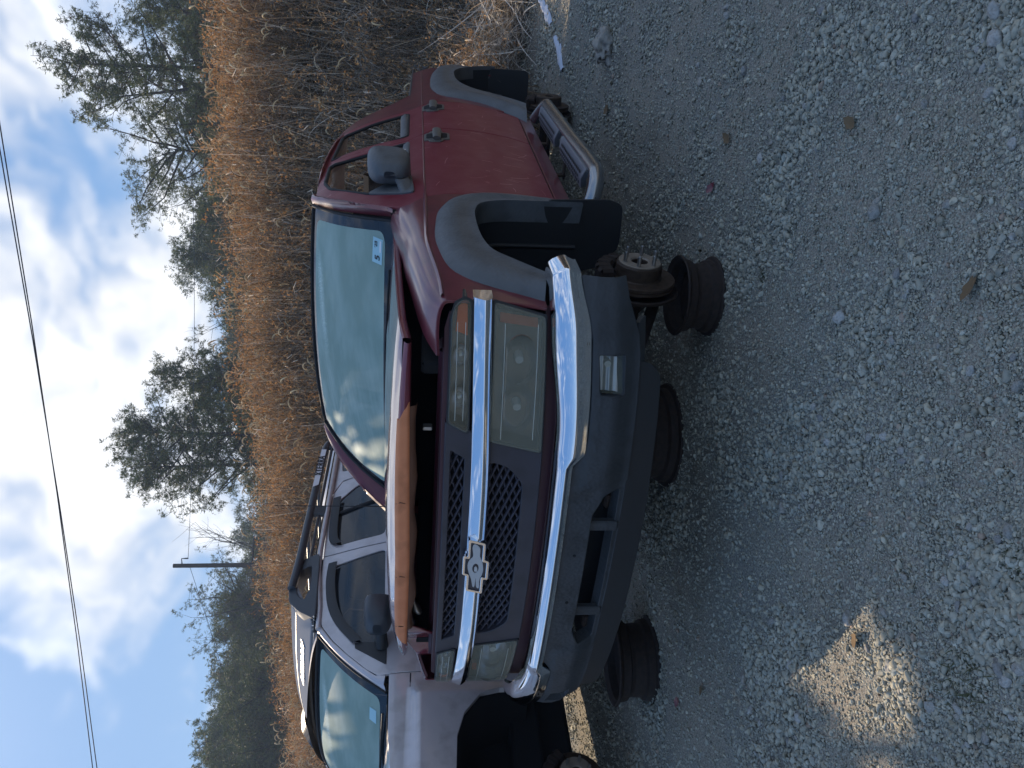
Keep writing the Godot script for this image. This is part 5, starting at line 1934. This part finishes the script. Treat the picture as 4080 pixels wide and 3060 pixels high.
func tuft(seed_: int, flat: bool) -> ArrayMesh:
	var r := RandomNumberGenerator.new()
	r.seed = seed_
	var mb := MB.new()
	for k in (22 if flat else 20):
		var a := r.randf() * TAU
		var base := Vector3(r.randfn() * 0.20, 0, r.randfn() * 0.20)
		if flat:
			base.y = r.randf_range(0.0, 0.5)
			var d := Vector3(cos(a), r.randf_range(-0.15, 0.75), sin(a))
			ribbon(mb, base, d, d.cross(Vector3(r.randf() - 0.5, 1, r.randf() - 0.5)).normalized(), r.randf_range(0.35, 1.25), r.randf_range(-0.3, 1.9), (r.randf_range(0.0025, 0.0050) if r.randf() < 0.6 else r.randf_range(0.006, 0.012)), 7, straw_tone(r).lerp(Color(0.52, 0.48, 0.42) * r.randf_range(0.45, 1.45), 0.65))  # fallen stems greyed in colour for the shaded lower bank
		else:
			var lean := r.randf_range(0.02, 0.45) if r.randf() < 0.65 else r.randf_range(0.5, 1.4)
			var d := Vector3(cos(a) * lean, 1.0, sin(a) * lean)
			var c := straw_tone(r)
			var l := r.randf_range(0.55, 1.35)
			ribbon(mb, base, d, Vector3(-sin(a), 0, cos(a)), l, r.randf_range(0.0, 0.7), (r.randf_range(0.0030, 0.0055) if r.randf() < 0.7 else r.randf_range(0.006, 0.009)), 6, c)
			# blades and withered side leaves
			for q in r.randi_range(1, 3):
				var e := r.randf() * TAU
				var h := r.randf_range(0.25, 0.9) * l
				var at := base + d.normalized() * h
				ribbon(mb, at, Vector3(cos(e), 0.7, sin(e)), Vector3(-sin(e), 0.2, cos(e)).normalized(), r.randf_range(0.12, 0.42), r.randf_range(1.0, 2.6), r.randf_range(0.003, 0.008), 3, c * r.randf_range(0.8, 1.15))
			if r.randf() < 0.35:
				# little seed clusters
				var top := base + d.normalized() * l * 0.92
				for q in 7:
					var w := Vector3(r.randfn(), r.randfn() * 0.8, r.randfn()) * 0.05
					ribbon(mb, top + w, Vector3(r.randfn(), r.randfn(), r.randfn()), Vector3(r.randfn(), r.randfn(), r.randfn()).normalized(), 0.035, 0.0, 0.012, 1, Color(0.38, 0.24, 0.12) * r.randf_range(0.8, 1.2))
	return mb.mesh()

func weeds() -> void:
	var notes := ["tangle of upright dry weeds on the bank behind the vehicles", "dry orange grass stems standing on the bank", "withered brown weed stalks with side leaves on the bank", "matted straw greyed for shade lying over the foot of the bank", "fallen dry stalks lying across the bank's near face", "dark trampled stems low on the bank"]
	for v in 6:
		var flat := v >= 3
		var r := RandomNumberGenerator.new()
		r.seed = 500 + v
		var buf := PackedFloat32Array()
		var most := 2000 if not flat else 1700
		for i in most:
			var x := r.randf_range(-30.0, 8.5)
			var z := r.randf_range(-12.0, -6.3) if not flat else r.randf_range(-10.8, -6.0)
			if flat and r.randf() < 0.35:
				z = r.randf_range(-8.0, -5.9)
			if not flat and i % 9 == 0:
				# tufts hidden behind the pickup's tail, placed to shade the ground beside it
				x = r.randf_range(-0.9, 0.35)
				z = r.randf_range(-6.4, -4.5)
			var k := smoothstep(-6.4, -9.6, z)
			if not flat and i % 9 != 0 and r.randf() > 0.35 + 0.65 * k:
				continue
			var patch := broad.get_noise_2d(x * 0.5, z * 0.7 + 50.0)
			var s := (r.randf_range(0.55, 0.85) + 0.42 * k + 0.28 * patch) if not flat else r.randf_range(0.6, 1.15)
			s = maxf(s, 0.35)
			if not flat and i % 9 == 0:
				s = r.randf_range(0.7, 0.88)
			var b := Basis.from_euler(Vector3(r.randfn() * 0.16, r.randf() * TAU, r.randfn() * 0.16)).scaled_local(Vector3(s, s * (1.0 if not flat else 0.85), s))
			var t := r.randf_range(0.80, 1.65)
			var tone := Color(t, t * 0.99, t * 0.97)
			if flat:
				tone = Color(t * 0.98, t * 0.99, t * 0.98)
			put16(buf, b, Vector3(x, height(x, z) - 0.03, z), tone)
		var o := scatter("dry_weeds", tuft(900 + v, flat), M.straw, buf)
		tag(o, notes[v], "weeds", "", "stuff")
	# nodding foxtail heads over the ridge
	for v in 2:
		var r := RandomNumberGenerator.new()
		r.seed = 700 + v
		var mb := MB.new()
		mb.tint = Color(0.34, 0.27, 0.16)
		ribbon(mb, Vector3.ZERO, Vector3(0.05, 1, 0), Vector3(0, 0, 1), 1.25, 0.10, 0.0035, 4, mb.tint)
		mb.tint = Color(0.64, 0.53, 0.34)
		var path := []
		var rad := []
		var p := Vector3(0.03, 1.22, 0)
		var d := Vector3(0.35, 0.95, 0).normalized()
		for k in 9:
			path.append(p)
			rad.append(0.0115 * sin(PI * (0.12 + 0.80 * k / 8.0)))
			p += d * (0.026 if v == 0 else 0.021)
			d = d.rotated(Vector3(0, 0, 1), -0.20 if v == 0 else -0.30)
		mb.tube(path, rad, 6)
		for k in 90:
			var q: Vector3 = path[r.randi_range(0, 8)] + Vector3(r.randfn(), r.randfn(), r.randfn()) * 0.005
			ribbon(mb, q, Vector3(r.randfn(), r.randfn(), r.randfn()), Vector3(r.randfn(), r.randfn(), r.randfn()).normalized(), 0.020, 0.0, 0.0012, 1, mb.tint)
		var buf := PackedFloat32Array()
		for i in 900:
			var x := r.randf_range(-28.0, 4.0)
			var z := -9.6 + r.randfn() * 0.8
			if broad.get_noise_2d(x * 0.6, z * 0.6 + 80.0) < -0.15:
				continue
			var s := r.randf_range(0.85, 1.25)
			if x > -3.0:
				s *= 0.9
			put16(buf, Basis.from_euler(Vector3(r.randfn() * 0.15, r.randf() * TAU, r.randfn() * 0.15)).scaled_local(Vector3(s, s, s)), Vector3(x, height(x, z) + 0.12, z), Color(1, 1, 1) * r.randf_range(0.85, 1.1))
		var o := scatter("foxtail_grass", mb.mesh(), M.seed_head, buf)
		tag(o, ["nodding pale foxtail heads above the dry weeds", "curled short foxtail heads above the dry weeds"][v], "grass", "", "stuff")

# ---------------------------------------------------------------- trees
func cluster(mb: MB, at: Vector3, size: float, n: int, c: Color, r: RandomNumberGenerator) -> void:
	for k in n:
		var d := Vector3(r.randfn(), r.randfn() * 0.8 + 0.25, r.randfn()).normalized()
		var side := d.cross(Vector3(r.randfn(), r.randfn(), r.randfn())).normalized()
		mb.tint = c * r.randf_range(0.7, 1.25)
		var q := d.cross(side)
		at += Vector3(r.randfn(), r.randfn(), r.randfn()) * size * 0.22
		var l := size * r.randf_range(0.6, 1.2)
		var a := mb.vert(at - side * l * 0.11, (q + d * 0.6).normalized())
		var b := mb.vert(at + side * l * 0.11, (q + d * 0.6).normalized())
		var e := mb.vert(at + d * l + side * l * 0.03, (q + d * 0.6).normalized())
		mb.tri(a, b, e)

func pine(seed_: int, tall: float, lo: float, spread: float, limbs: int, fork: bool, flat_top: bool, dense := 1.0) -> Array:
	var r := RandomNumberGenerator.new()
	r.seed = seed_
	var wood := MB.new()
	var leaf := MB.new()
	var stems := []
	var lean := Vector3(r.randfn() * 0.03, 0, r.randfn() * 0.03)
	var trunk := []
	var rad := []
	var r0 := tall * 0.0135 + 0.03
	for k in 11:
		var t := k / 10.0
		trunk.append(Vector3(sin(t * 4.0 + seed_) * 0.012 * tall * t, tall * t * (0.97 if flat_top else 1.0), cos(t * 3.0 + seed_) * 0.010 * tall * t) + lean * tall * t)
		rad.append(lerpf(r0, 0.025, pow(t, 0.9)))
	wood.tube(trunk, rad, 8)
	stems.append(trunk)
	if fork:
		var b: Vector3 = trunk[4]
		var a := r.randf() * TAU
		var out := Vector3(cos(a), 0, sin(a))
		var lead := []
		var lr := []
		for k in 8:
			var t := k / 7.0
			lead.append(b + out * spread * 0.55 * pow(t, 0.7) + Vector3(0, tall * 0.50 * t, 0))
			lr.append(lerpf(r0 * 0.6, 0.02, t))
		wood.tube(lead, lr, 7)
		stems.append(lead)
	for k in limbs:
		var u := (k + r.randf()) / limbs
		var stem: Array = stems[k % stems.size()] if r.randf() < 0.6 else stems[0]
		var t := lerpf(lo if stem == trunk else 0.25, 0.985, pow(u, 0.85))
		var fi := t * (stem.size() - 1)
		var i := mini(int(fi), stem.size() - 2)
		var at: Vector3 = stem[i].lerp(stem[i + 1], fi - i)
		var rel := clampf((at.y / tall - lo) / (1.0 - lo), 0.0, 1.0)
		var shape := sin(PI * clampf(0.12 + 0.80 * rel, 0, 1))
		if flat_top:
			shape = 0.35 + 0.75 * sin(PI * clampf(0.05 + 0.72 * rel, 0, 1))
		else:
			shape = 0.25 + 0.75 * shape
		var l := spread * shape * r.randf_range(0.55, 1.1)
		var a := k * 2.399 + r.randfn() * 0.4
		var up := r.randf_range(0.05, 0.45) + 0.5 * rel
		var d := Vector3(cos(a), up, sin(a)).normalized()
		var path := []
		var pr := []
		var p := at
		for q in 6:
			path.append(p)
			pr.append(lerpf(0.018 + 0.012 * l, 0.008, q / 5.0))
			p += d * l / 5.0
			d = (d + Vector3(r.randfn() * 0.16, r.randfn() * 0.10 + 0.05, r.randfn() * 0.16)).normalized()
		wood.tube(path, pr, 5, false)
		var subs := int((5 + l * 1.9) * dense)
		for q in subs:
			var w := lerpf(0.28, 1.0, (q + r.randf()) / subs)
			var gi := mini(int(w * 5.0), 4)
			var c: Vector3 = path[gi].lerp(path[gi + 1], w * 5.0 - gi)
			var sd := (Vector3(r.randfn(), r.randfn() * 0.5 + 0.35, r.randfn())).normalized()
			var sl := l * r.randf_range(0.12, 0.34) + 0.15
			var tip := c + sd * sl
			wood.tube([c, c.lerp(tip, 0.5) + Vector3(0, 0.05, 0), tip], [0.012, 0.009, 0.005], 3, false)
			for z in r.randi_range(3, 6):
				var g := r.randf()
				var tone := Color(0.078, 0.100, 0.040).lerp(Color(0.165, 0.178, 0.068), g)
				if r.randf() < 0.05:
					tone = Color(0.11, 0.075, 0.04)
				cluster(leaf, c.lerp(tip, r.randf_range(0.45, 1.05)) + Vector3(r.randfn(), r.randfn(), r.randfn()) * 0.12, r.randf_range(0.12, 0.19), 24, tone, r)
	return [wood.mesh(), leaf.mesh()]

func bare(seed_: int, tall: float) -> ArrayMesh:
	var r := RandomNumberGenerator.new()
	r.seed = seed_
	var mb := MB.new()
	var todo := [[Vector3.ZERO, Vector3(r.randfn() * 0.05, 1, r.randfn() * 0.05), tall * 0.42, tall * 0.012, 0]]
	while not todo.is_empty():
		var q: Array = todo.pop_back()
		var p: Vector3 = q[0]
		var d: Vector3 = q[1].normalized()
		var path := [p]
		var rr := [q[3]]
		for k in 4:
			p += d * q[2] / 4.0
			d = (d + Vector3(r.randfn() * 0.12, r.randfn() * 0.06 + 0.05, r.randfn() * 0.12)).normalized()
			path.append(p)
			rr.append(q[3] * (1.0 - 0.12 * (k + 1)))
		mb.tube(path, rr, 4 if q[4] > 1 else 6, false)
		if q[4] < 4:
			var n := 3 if q[4] < 3 else 4
			for k in n:
				var from: Vector3 = path[r.randi_range(2, 4)]
				var e := (d + Vector3(r.randfn(), r.randfn() * 0.5 + 0.25, r.randfn()) * 0.62).normalized()
				todo.append([from, e, q[2] * r.randf_range(0.55, 0.80), q[3] * 0.48, q[4] + 1])
	return mb.mesh()

func tree_at(called: String, az: float, el: float, far: float, shape: Array, tall0: float, label: String, cat: String, group: String, turn := 0.0) -> Node3D:
	var a := deg_to_rad(az)
	var at := Vector3(CAM.x - sin(a) * far, 0, CAM.z - cos(a) * far)
	at.y = height(at.x, at.z) - 0.1
	var top := CAM.y + far * tan(deg_to_rad(el))
	var t := thing(called, label, cat, at, group)
	tall0 = (shape[-1] as ArrayMesh).get_aabb().end.y - 0.15
	var k := (top - at.y) / tall0
	t.scale = Vector3(k, k, k)
	t.rotation.y = turn
	if shape.size() == 1:
		place(shape[0], "branches", M.twig, t)
	else:
		place(shape[0], "trunk", M.bark, t)
		place(shape[1], "crown", M.needles, t)
	return t

func trees() -> void:
	var tall_fork := pine(1, 17.0, 0.46, 3.3, 42, true, false, 1.25)
	var umbrella := pine(2, 16.0, 0.52, 5.0, 38, true, true, 1.3)
	var straight := pine(3, 16.0, 0.36, 3.6, 48, false, false, 1.2)
	var slim := pine(4, 15.0, 0.44, 2.7, 36, false, false, 1.25)
	var bushy := pine(5, 12.0, 0.06, 3.4, 62, false, false, 1.1)
	var bushy2 := pine(6, 12.0, 0.10, 3.8, 58, true, true, 1.1)
	var g := "pines beyond the weed bank"
	for q in [
		["pine_tree", 9.6, 24.0, 40.0, tall_fork, 17.0, "tall forked pine, the highest in view, right of all the trees", 0.4],
		["pine_tree", 6.6, 18.6, 46.0, straight, 16.0, "dense pine just right of the highest forked pine", 1.1],
		["pine_tree", 16.2, 21.0, 44.0, umbrella, 16.0, "broad umbrella-topped pine with bare forking limbs", 2.2],
		["pine_tree", 13.2, 17.6, 52.0, bushy2, 12.0, "bushy dark pine between the highest pine and the umbrella pine", 0.2],
		["pine_tree", 19.8, 16.9, 54.0, bushy, 12.0, "round-headed pine left of the umbrella pine", 3.0],
		["pine_tree", 22.8, 17.4, 56.0, slim, 15.0, "thin pine over the pickup's roof where the sky dips", 0.9],
		["pine_tree", 25.2, 16.2, 56.0, bushy2, 12.0, "low spreading pine behind the weeds over the pickup's roof", 4.0],
		["pine_tree", 31.4, 18.7, 48.0, slim, 15.0, "short pine right of the twin straight pines", 1.5],
		["pine_tree", 35.4, 21.1, 46.0, straight, 16.0, "straight pine with open crown, right one of the twin pines", 2.6],
		["pine_tree", 37.4, 20.0, 46.5, straight, 16.0, "straight pine with open crown, left one of the twin pines", 5.1],
		["pine_tree", 33.2, 16.4, 52.0, bushy, 12.0, "dark bushy pine at the feet of the twin pines", 1.0],
		["pine_tree", 46.4, 15.2, 66.0, umbrella, 16.0, "fan-shaped pine left of the utility pole", 0.6],
		["pine_tree", 49.2, 13.9, 70.0, slim, 15.0, "small thin pine between the fan-shaped pine and the tree wall", 3.3],
		["pine_tree", 52.3, 14.4, 68.0, bushy2, 12.0, "wide dark pine rising over the tree wall on the left", 2.0],
		["pine_tree", 57.2, 13.7, 66.0, bushy, 12.0, "dark pine at the left edge of the view", 0.0],
		["pine_tree", 54.6, 13.2, 72.0, straight, 16.0, "pine in the tree wall near the left edge of the view", 1.9]]:
		tree_at(q[0], q[1], q[2], q[3], q[4], q[5], q[6], "pine tree", g, q[7])
	var b1 := [bare(11, 12.0)]
	var b2 := [bare(12, 12.0)]
	tree_at("bare_tree", 41.4, 15.4, 58.0, b1, 11.0, "leafless tree right of the utility pole, nearer the twin pines", "bare tree", "leafless trees by the utility pole")
	tree_at("bare_tree", 43.2, 15.3, 60.0, b2, 11.0, "leafless tree close by the utility pole", "bare tree", "leafless trees by the utility pole", 2.0)
	tree_at("bare_tree", 27.2, 15.9, 58.0, b2, 11.0, "leafless tree in the gap over the pickup's roof", "bare tree", "", 0.7)
	tree_at("bare_tree", 48.4, 14.4, 62.0, b1, 11.0, "leafless tree behind the small thin pine on the left", "bare tree", "", 3.7)
	shade_tree()
	# the wood behind reads as one wall
	for v in 2:
		var sh := bushy if v == 0 else bushy2
		var wood := MeshDataMerge(sh)
		var r := RandomNumberGenerator.new()
		r.seed = 60 + v
		var buf := PackedFloat32Array()
		for k in 58:
			var az := lerpf(-10.0, 72.0, (k + r.randf()) / 58.0)
			var far := r.randf_range(60.0, 104.0)
			var el := 16.4 if az < 24.0 else 13.9
			if az > 37.0 and az < 46.0:
				el = 12.2
			if az > 25.0 and az < 31.0:
				el = 15.3
			el += r.randfn() * 0.6 - 0.5
			var a := deg_to_rad(az)
			var at := Vector3(CAM.x - sin(a) * far, 0, CAM.z - cos(a) * far)
			at.y = height(at.x, at.z) - 0.2
			var s := (CAM.y + far * tan(deg_to_rad(el)) - at.y) / (wood.get_aabb().end.y - 0.1)
			put16(buf, Basis(Vector3.UP, r.randf() * TAU).scaled(Vector3(s, s, s)), at, Color(1, 1, 1) * r.randf_range(0.8, 1.15))
		var o := scatter("far_wood", wood, M.needles, buf)
		tag(o, ["dark wall of far pines behind the single trees", "far evergreens filling the gaps behind the single trees"][v], "wood", "", "stuff")

# a broad evergreen out of view, placed to shade the foreground; crown cut open for one sun patch
func shade_tree() -> void:
	var r := RandomNumberGenerator.new()
	r.seed = 808
	var base := Vector3(-11.0, height(-11.0, -1.6) - 0.1, -1.6)
	var wood := MB.new()
	wood.tube(smooth([Vector3.ZERO, Vector3(0.1, 3.0, -0.1), Vector3(0.5, 6.0, -0.6), Vector3(1.2, 8.6, -1.6), Vector3(1.9, 11.0, -2.6)], 3), [0.34, 0.31, 0.28, 0.26, 0.24, 0.22, 0.20, 0.18, 0.16, 0.13, 0.10, 0.07, 0.05], 10)
	for k in 16:
		var a := Vector3(0.6, 5.6, -0.7).lerp(Vector3(1.9, 10.6, -2.6), k / 15.0)
		var e := Vector3(2.0, 9.8, -2.6) + Vector3(r.randfn() * 1.1, r.randfn() * 1.0, r.randfn() * 1.1)
		wood.tube([a, a.lerp(e, 0.5) + Vector3(0, 0.25, 0), e], [0.07, 0.05, 0.02], 5)
	var t := thing("unseen_shade_tree", "broad evergreen tree out of view at left, placed to shade the foreground gravel", "tree", base)
	put(wood, "trunk", M.bark, t)
	var gap := V2([0.115, 1.455, 0.27, 1.365, 0.435, 1.53, 0.465, 2.0, 0.185, 1.965, 0.09, 1.835])  # outline of the sun patch on the ground; leaves in its rays are left out
	var to_sun := heading(SUN_AZ, SUN_EL)
	var leaf := MB.new()
	for blob_ in [[Vector3(-8.78, 11.0, -4.58), Vector3(2.9, 2.5, 2.5), 3000], [Vector3(-9.84, 8.55, -2.74), Vector3(1.6, 2.6, 1.6), 1400]]:
		var n := 0
		while n < blob_[2]:
			var q := Vector3(r.randf_range(-1, 1), r.randf_range(-1, 1), r.randf_range(-1, 1))
			if q.length() > 1.0 - 0.08 * r.randf():
				continue
			n += 1
			var c: Vector3 = blob_[0] + q * blob_[1]
			for k in 15:
				var d := Vector3(r.randfn(), r.randfn(), r.randfn()).normalized()
				var side := d.cross(Vector3(r.randfn(), r.randfn(), r.randfn())).normalized()
				var l := r.randf_range(0.11, 0.18)
				var o := c + d * r.randf_range(0.0, 0.25)
				var p := [o - side * l * 0.35, o + side * l * 0.35, o + d * l]
				var open := false
				for w in p:
					var hit: Vector3 = w - to_sun * (w.y / to_sun.y)
					if Geometry2D.is_point_in_polygon(Vector2(hit.x, hit.z), gap):
						open = true
				if open:
					continue
				var ids := []
				for w in p:
					ids.append(leaf.vert(w - base, d.cross(side)))
				leaf.tri(ids[0], ids[1], ids[2])
	put(leaf, "crown", M.evergreen_leaf, t)

func MeshDataMerge(sh: Array) -> ArrayMesh:
	var st := MB.new()
	for k in 2:
		var a: Array = (sh[k] as ArrayMesh).surface_get_arrays(0)
		var base := st.v.size()
		st.v.append_array(a[Mesh.ARRAY_VERTEX])
		st.n.append_array(a[Mesh.ARRAY_NORMAL])
		st.t.append_array(a[Mesh.ARRAY_TEX_UV])
		if k == 1:
			st.c.append_array(a[Mesh.ARRAY_COLOR])
		else:
			for q in a[Mesh.ARRAY_VERTEX].size():
				st.c.append(Color(0.055, 0.045, 0.04))
		for q in a[Mesh.ARRAY_INDEX]:
			st.idx.append(base + q)
	return st.mesh()

# ---------------------------------------------------------------- pole and wires
func sagging(a: Vector3, b: Vector3, sag: float, n := 24) -> Array:
	var p := []
	for k in n + 1:
		var t := float(k) / n
		p.append(a.lerp(b, t) - Vector3(0, sag * 4.0 * t * (1.0 - t), 0))
	return p

func pole_and_wires() -> void:
	var a := deg_to_rad(44.5)
	var far := 45.0
	var at := Vector3(CAM.x - sin(a) * far, 0, CAM.z - cos(a) * far)
	at.y = height(at.x, at.z) - 0.3
	var top := CAM.y + far * tan(deg_to_rad(16.5))
	var pole := thing("utility_pole", "dark wooden utility pole standing before the far trees", "utility pole", at)
	var h := top - at.y
	pipe("pole", "pole_wood", pole, [Vector3.ZERO, Vector3(0.02, h * 0.5, 0), Vector3(-0.02, h, 0)], [0.16, 0.14, 0.115], 12)
	var side := Vector3(cos(a), 0, -sin(a))
	pipe("insulator", "wire", pole, [Vector3(-0.02, h - 0.45, 0) + side * 0.10, Vector3(-0.02, h - 0.40, 0) + side * 0.38, Vector3(-0.02, h - 0.75, 0) + side * 0.40], [0.035, 0.03, 0.05], 6)
	pipe("crossarm", "pole_wood", pole, [Vector3(0, h - 4.2, 0), Vector3(0, h - 4.2, 0) + side * 1.6], [0.06, 0.05], 6)
	var w1 := at + Vector3(0, h - 0.75, 0) + side * 0.4
	var w2 := at + Vector3(0, h - 0.85, 0)
	for q in [[w1, w1 + Vector3(30, 0.6, -16), 0.5, "thin wire running right from the utility pole's top"], [w2, w2 + Vector3(-44, -3.4, 6), 1.0, "thin wire falling away left from the utility pole's top"], [at + Vector3(0, h - 6.4, 0), at + Vector3(44, 5.0, -8), 0.6, "low wire running right from the utility pole"], [at + Vector3(0, h - 6.4, 0), at + Vector3(-50, 3.5, 9), 1.0, "low wire running left from the utility pole"]]:
		var b := MB.new()
		b.tube(sagging(q[0], q[1], q[2]), [0.013], 5)
		tag(put(b, "thin_wire", M.wire), q[3], "wire", "thin wires at the utility pole")
	# two heavy cables slanting across the sky
	var ends := [[Vector3(-1.77, 9.0, -12.01), Vector3(-16.21, 9.0, -8.75), "overhead cable slanting across the sky, upper of the pair"], [Vector3(-2.12, 9.0, -11.80), Vector3(-16.45, 9.0, -8.90), "overhead cable slanting across the sky, lower of the pair"]]
	for q in ends:
		var p: Vector3 = q[0]
		var e: Vector3 = q[1]
		var d := e - p
		var b := MB.new()
		b.tube([p - d * 1.4 + Vector3(0, 0.5, 0), p - d * 0.5 + Vector3(0, 0.06, 0), p, p + d * 0.25 - Vector3(0, 0.06, 0), p + d * 0.5 - Vector3(0, 0.08, 0), p + d * 0.75 - Vector3(0, 0.06, 0), e, e + d * 0.6 + Vector3(0, 0.12, 0), e + d * 1.2 + Vector3(0, 0.5, 0)], [0.011], 6)
		tag(put(b, "overhead_cable", M.wire), q[2], "cable", "pair of overhead cables")

# ---------------------------------------------------------------- small things on the ground
func leaf_shape(r: RandomNumberGenerator, size: float) -> MB:
	var mb := MB.new()
	var rows := []
	var curl := r.randf_range(0.2, 0.6)
	for k in 9:
		var t := k / 8.0
		var w := size * 0.32 * sin(PI * pow(t, 0.8)) * (1.0 + 0.22 * sin(t * 19.0)) + 0.0008
		var y := size * curl * pow(t - 0.5, 2.0)
		rows.append([Vector3(-w, y + w * curl * 0.9, size * (t - 0.5)), Vector3(0, y, size * (t - 0.5)), Vector3(w, y + w * curl * 0.6, size * (t - 0.5))])
	mb.grid(rows)
	return mb

func litter() -> void:
	var r := RandomNumberGenerator.new()
	r.seed = 91
	for q in [
		[Vector2(1.63, 0.74), 0.055, "tan dry leaf alone on the gravel, rightmost of the leaves", "dead_leaf"],
		[Vector2(1.42, 1.49), 0.075, "curled brown leaf on the gravel nearest the camera", "dead_leaf"],
		[Vector2(1.12, -0.28), 0.06, "reddish crumpled leaf on the gravel beside the pickup's near hub", "maroon"],
		[Vector2(1.06, -2.2), 0.09, "yellowed leaf on the ground beside the pickup's side step", "dead_leaf"],
		[Vector2(-0.80, 0.92), 0.05, "small brown leaf on the gravel beyond the pickup's bumper", "dead_leaf"],
		[Vector2(-1.10, 0.76), 0.05, "small reddish leaf near the flat rim at the far corner", "maroon"],
		[Vector2(1.36, -0.2), 0.06, "brown leaf standing on edge on the gravel by the pickup", "dead_leaf"],
		[Vector2(0.36, 1.62), 0.06, "dark leaf in the patch of sunlit gravel", "dead_leaf"]]:
		var p: Vector2 = q[0]
		var o := put(leaf_shape(r, q[1]), "dry_leaf", M[q[3]])
		o.position = Vector3(p.x, height(p.x, p.y) + 0.012, p.y)
		o.rotation = Vector3(r.randf_range(-0.4, 0.4), r.randf() * TAU, r.randf_range(-0.4, 0.4))
		tag(o, q[2], "leaf", "dry leaves on the gravel")
	# a brown rock by the edge of the lot
	var rk := place(rock(55, 3, 0.30), "rock", M.primer, self, Transform3D(Basis.from_euler(Vector3(0.2, 0.8, 0.1)).scaled_local(Vector3(0.13, 0.075, 0.085)), Vector3(1.44, height(1.44, -2.4) + 0.03, -2.4)))
	rk.material_override = stone_mat(4)
	tag(rk, "brown angular rock lying right of the pickup's rear", "rock")
	# thawing frost along the foot of the bank
	for q in [[Vector2(1.26, -4.2), Vector2(1.06, -3.75), "long strip of white frost on the ground behind the pickup's rear hub"], [Vector2(1.48, -5.2), Vector2(1.34, -4.45), "white frost patch by the weeds at the lot's edge"], [Vector2(0.30, -8.9), Vector2(0.22, -8.6), "small white scrap among the weeds above the green plant"]]:
		var a: Vector2 = q[0]
		var b: Vector2 = q[1]
		var mb := MB.new()
		var rows := []
		for k in 15:
			var t := k / 14.0
			var c := a.lerp(b, t)
			var w := (0.07 + 0.09 * fine.get_noise_2d(t * 3.0, a.x * 9.0)) * sin(PI * (0.06 + 0.88 * t)) + 0.004
			var row := []
			for j in 7:
				var u := j / 3.0 - 1.0
				var x := c.x + u * w + 0.02 * fine.get_noise_2d(t * 5.0 + 9.0, u)
				row.append(Vector3(x, height(x, c.y) + 0.004 + 0.020 * (1.0 - u * u), c.y))
			rows.append(row)
		mb.grid(rows)
		tag(put(mb, "frost_patch", M.frost), q[2], "frost")
	# leafy green plant by the pickup's tail
	var pl := thing("green_plant", "low plant with broad green leaves behind the pickup's tail", "plant", Vector3(0.52, height(0.52, -6.5), -6.5))
	for k in 11:
		var o := put(leaf_shape(r, r.randf_range(0.22, 0.34)), "leaf", M.green_leaf, pl)
		var a := k * 2.4
		o.position = Vector3(cos(a) * 0.14, r.randf_range(0.10, 0.34), sin(a) * 0.14)
		o.rotation = Vector3(r.randf_range(-0.9, -0.2), -a + PI / 2, 0)
	# moss and grass sprigs among the stones
	for q in [[Vector2(0.62, 1.96), 0.11, "mossy green tuft at the near edge of the gravel"], [Vector2(0.40, 0.92), 0.07, "dark sprig growing in the gravel before the bumper"], [Vector2(1.0, 0.44), 0.05, "small dark weed in the gravel beside the near rim"], [Vector2(0.98, 1.92), 0.05, "tiny moss clump among large stones near the camera"]]:
		var p: Vector2 = q[0]
		var mb := MB.new()
		for k in 150:
			var d := Vector3(r.randfn(), absf(r.randfn()) * 0.6 + 0.2, r.randfn()).normalized()
			ribbon(mb, Vector3(r.randfn(), 0, r.randfn()) * q[1] * 0.4, d, d.cross(Vector3.UP).normalized(), q[1] * r.randf_range(0.12, 0.34), 0.8, 0.0018, 2, Color.WHITE)
		var o := put(mb, "gravel_weed", M.moss)
		o.position = Vector3(p.x, height(p.x, p.y), p.y)
		tag(o, q[2], "weed", "green sprigs in the gravel")
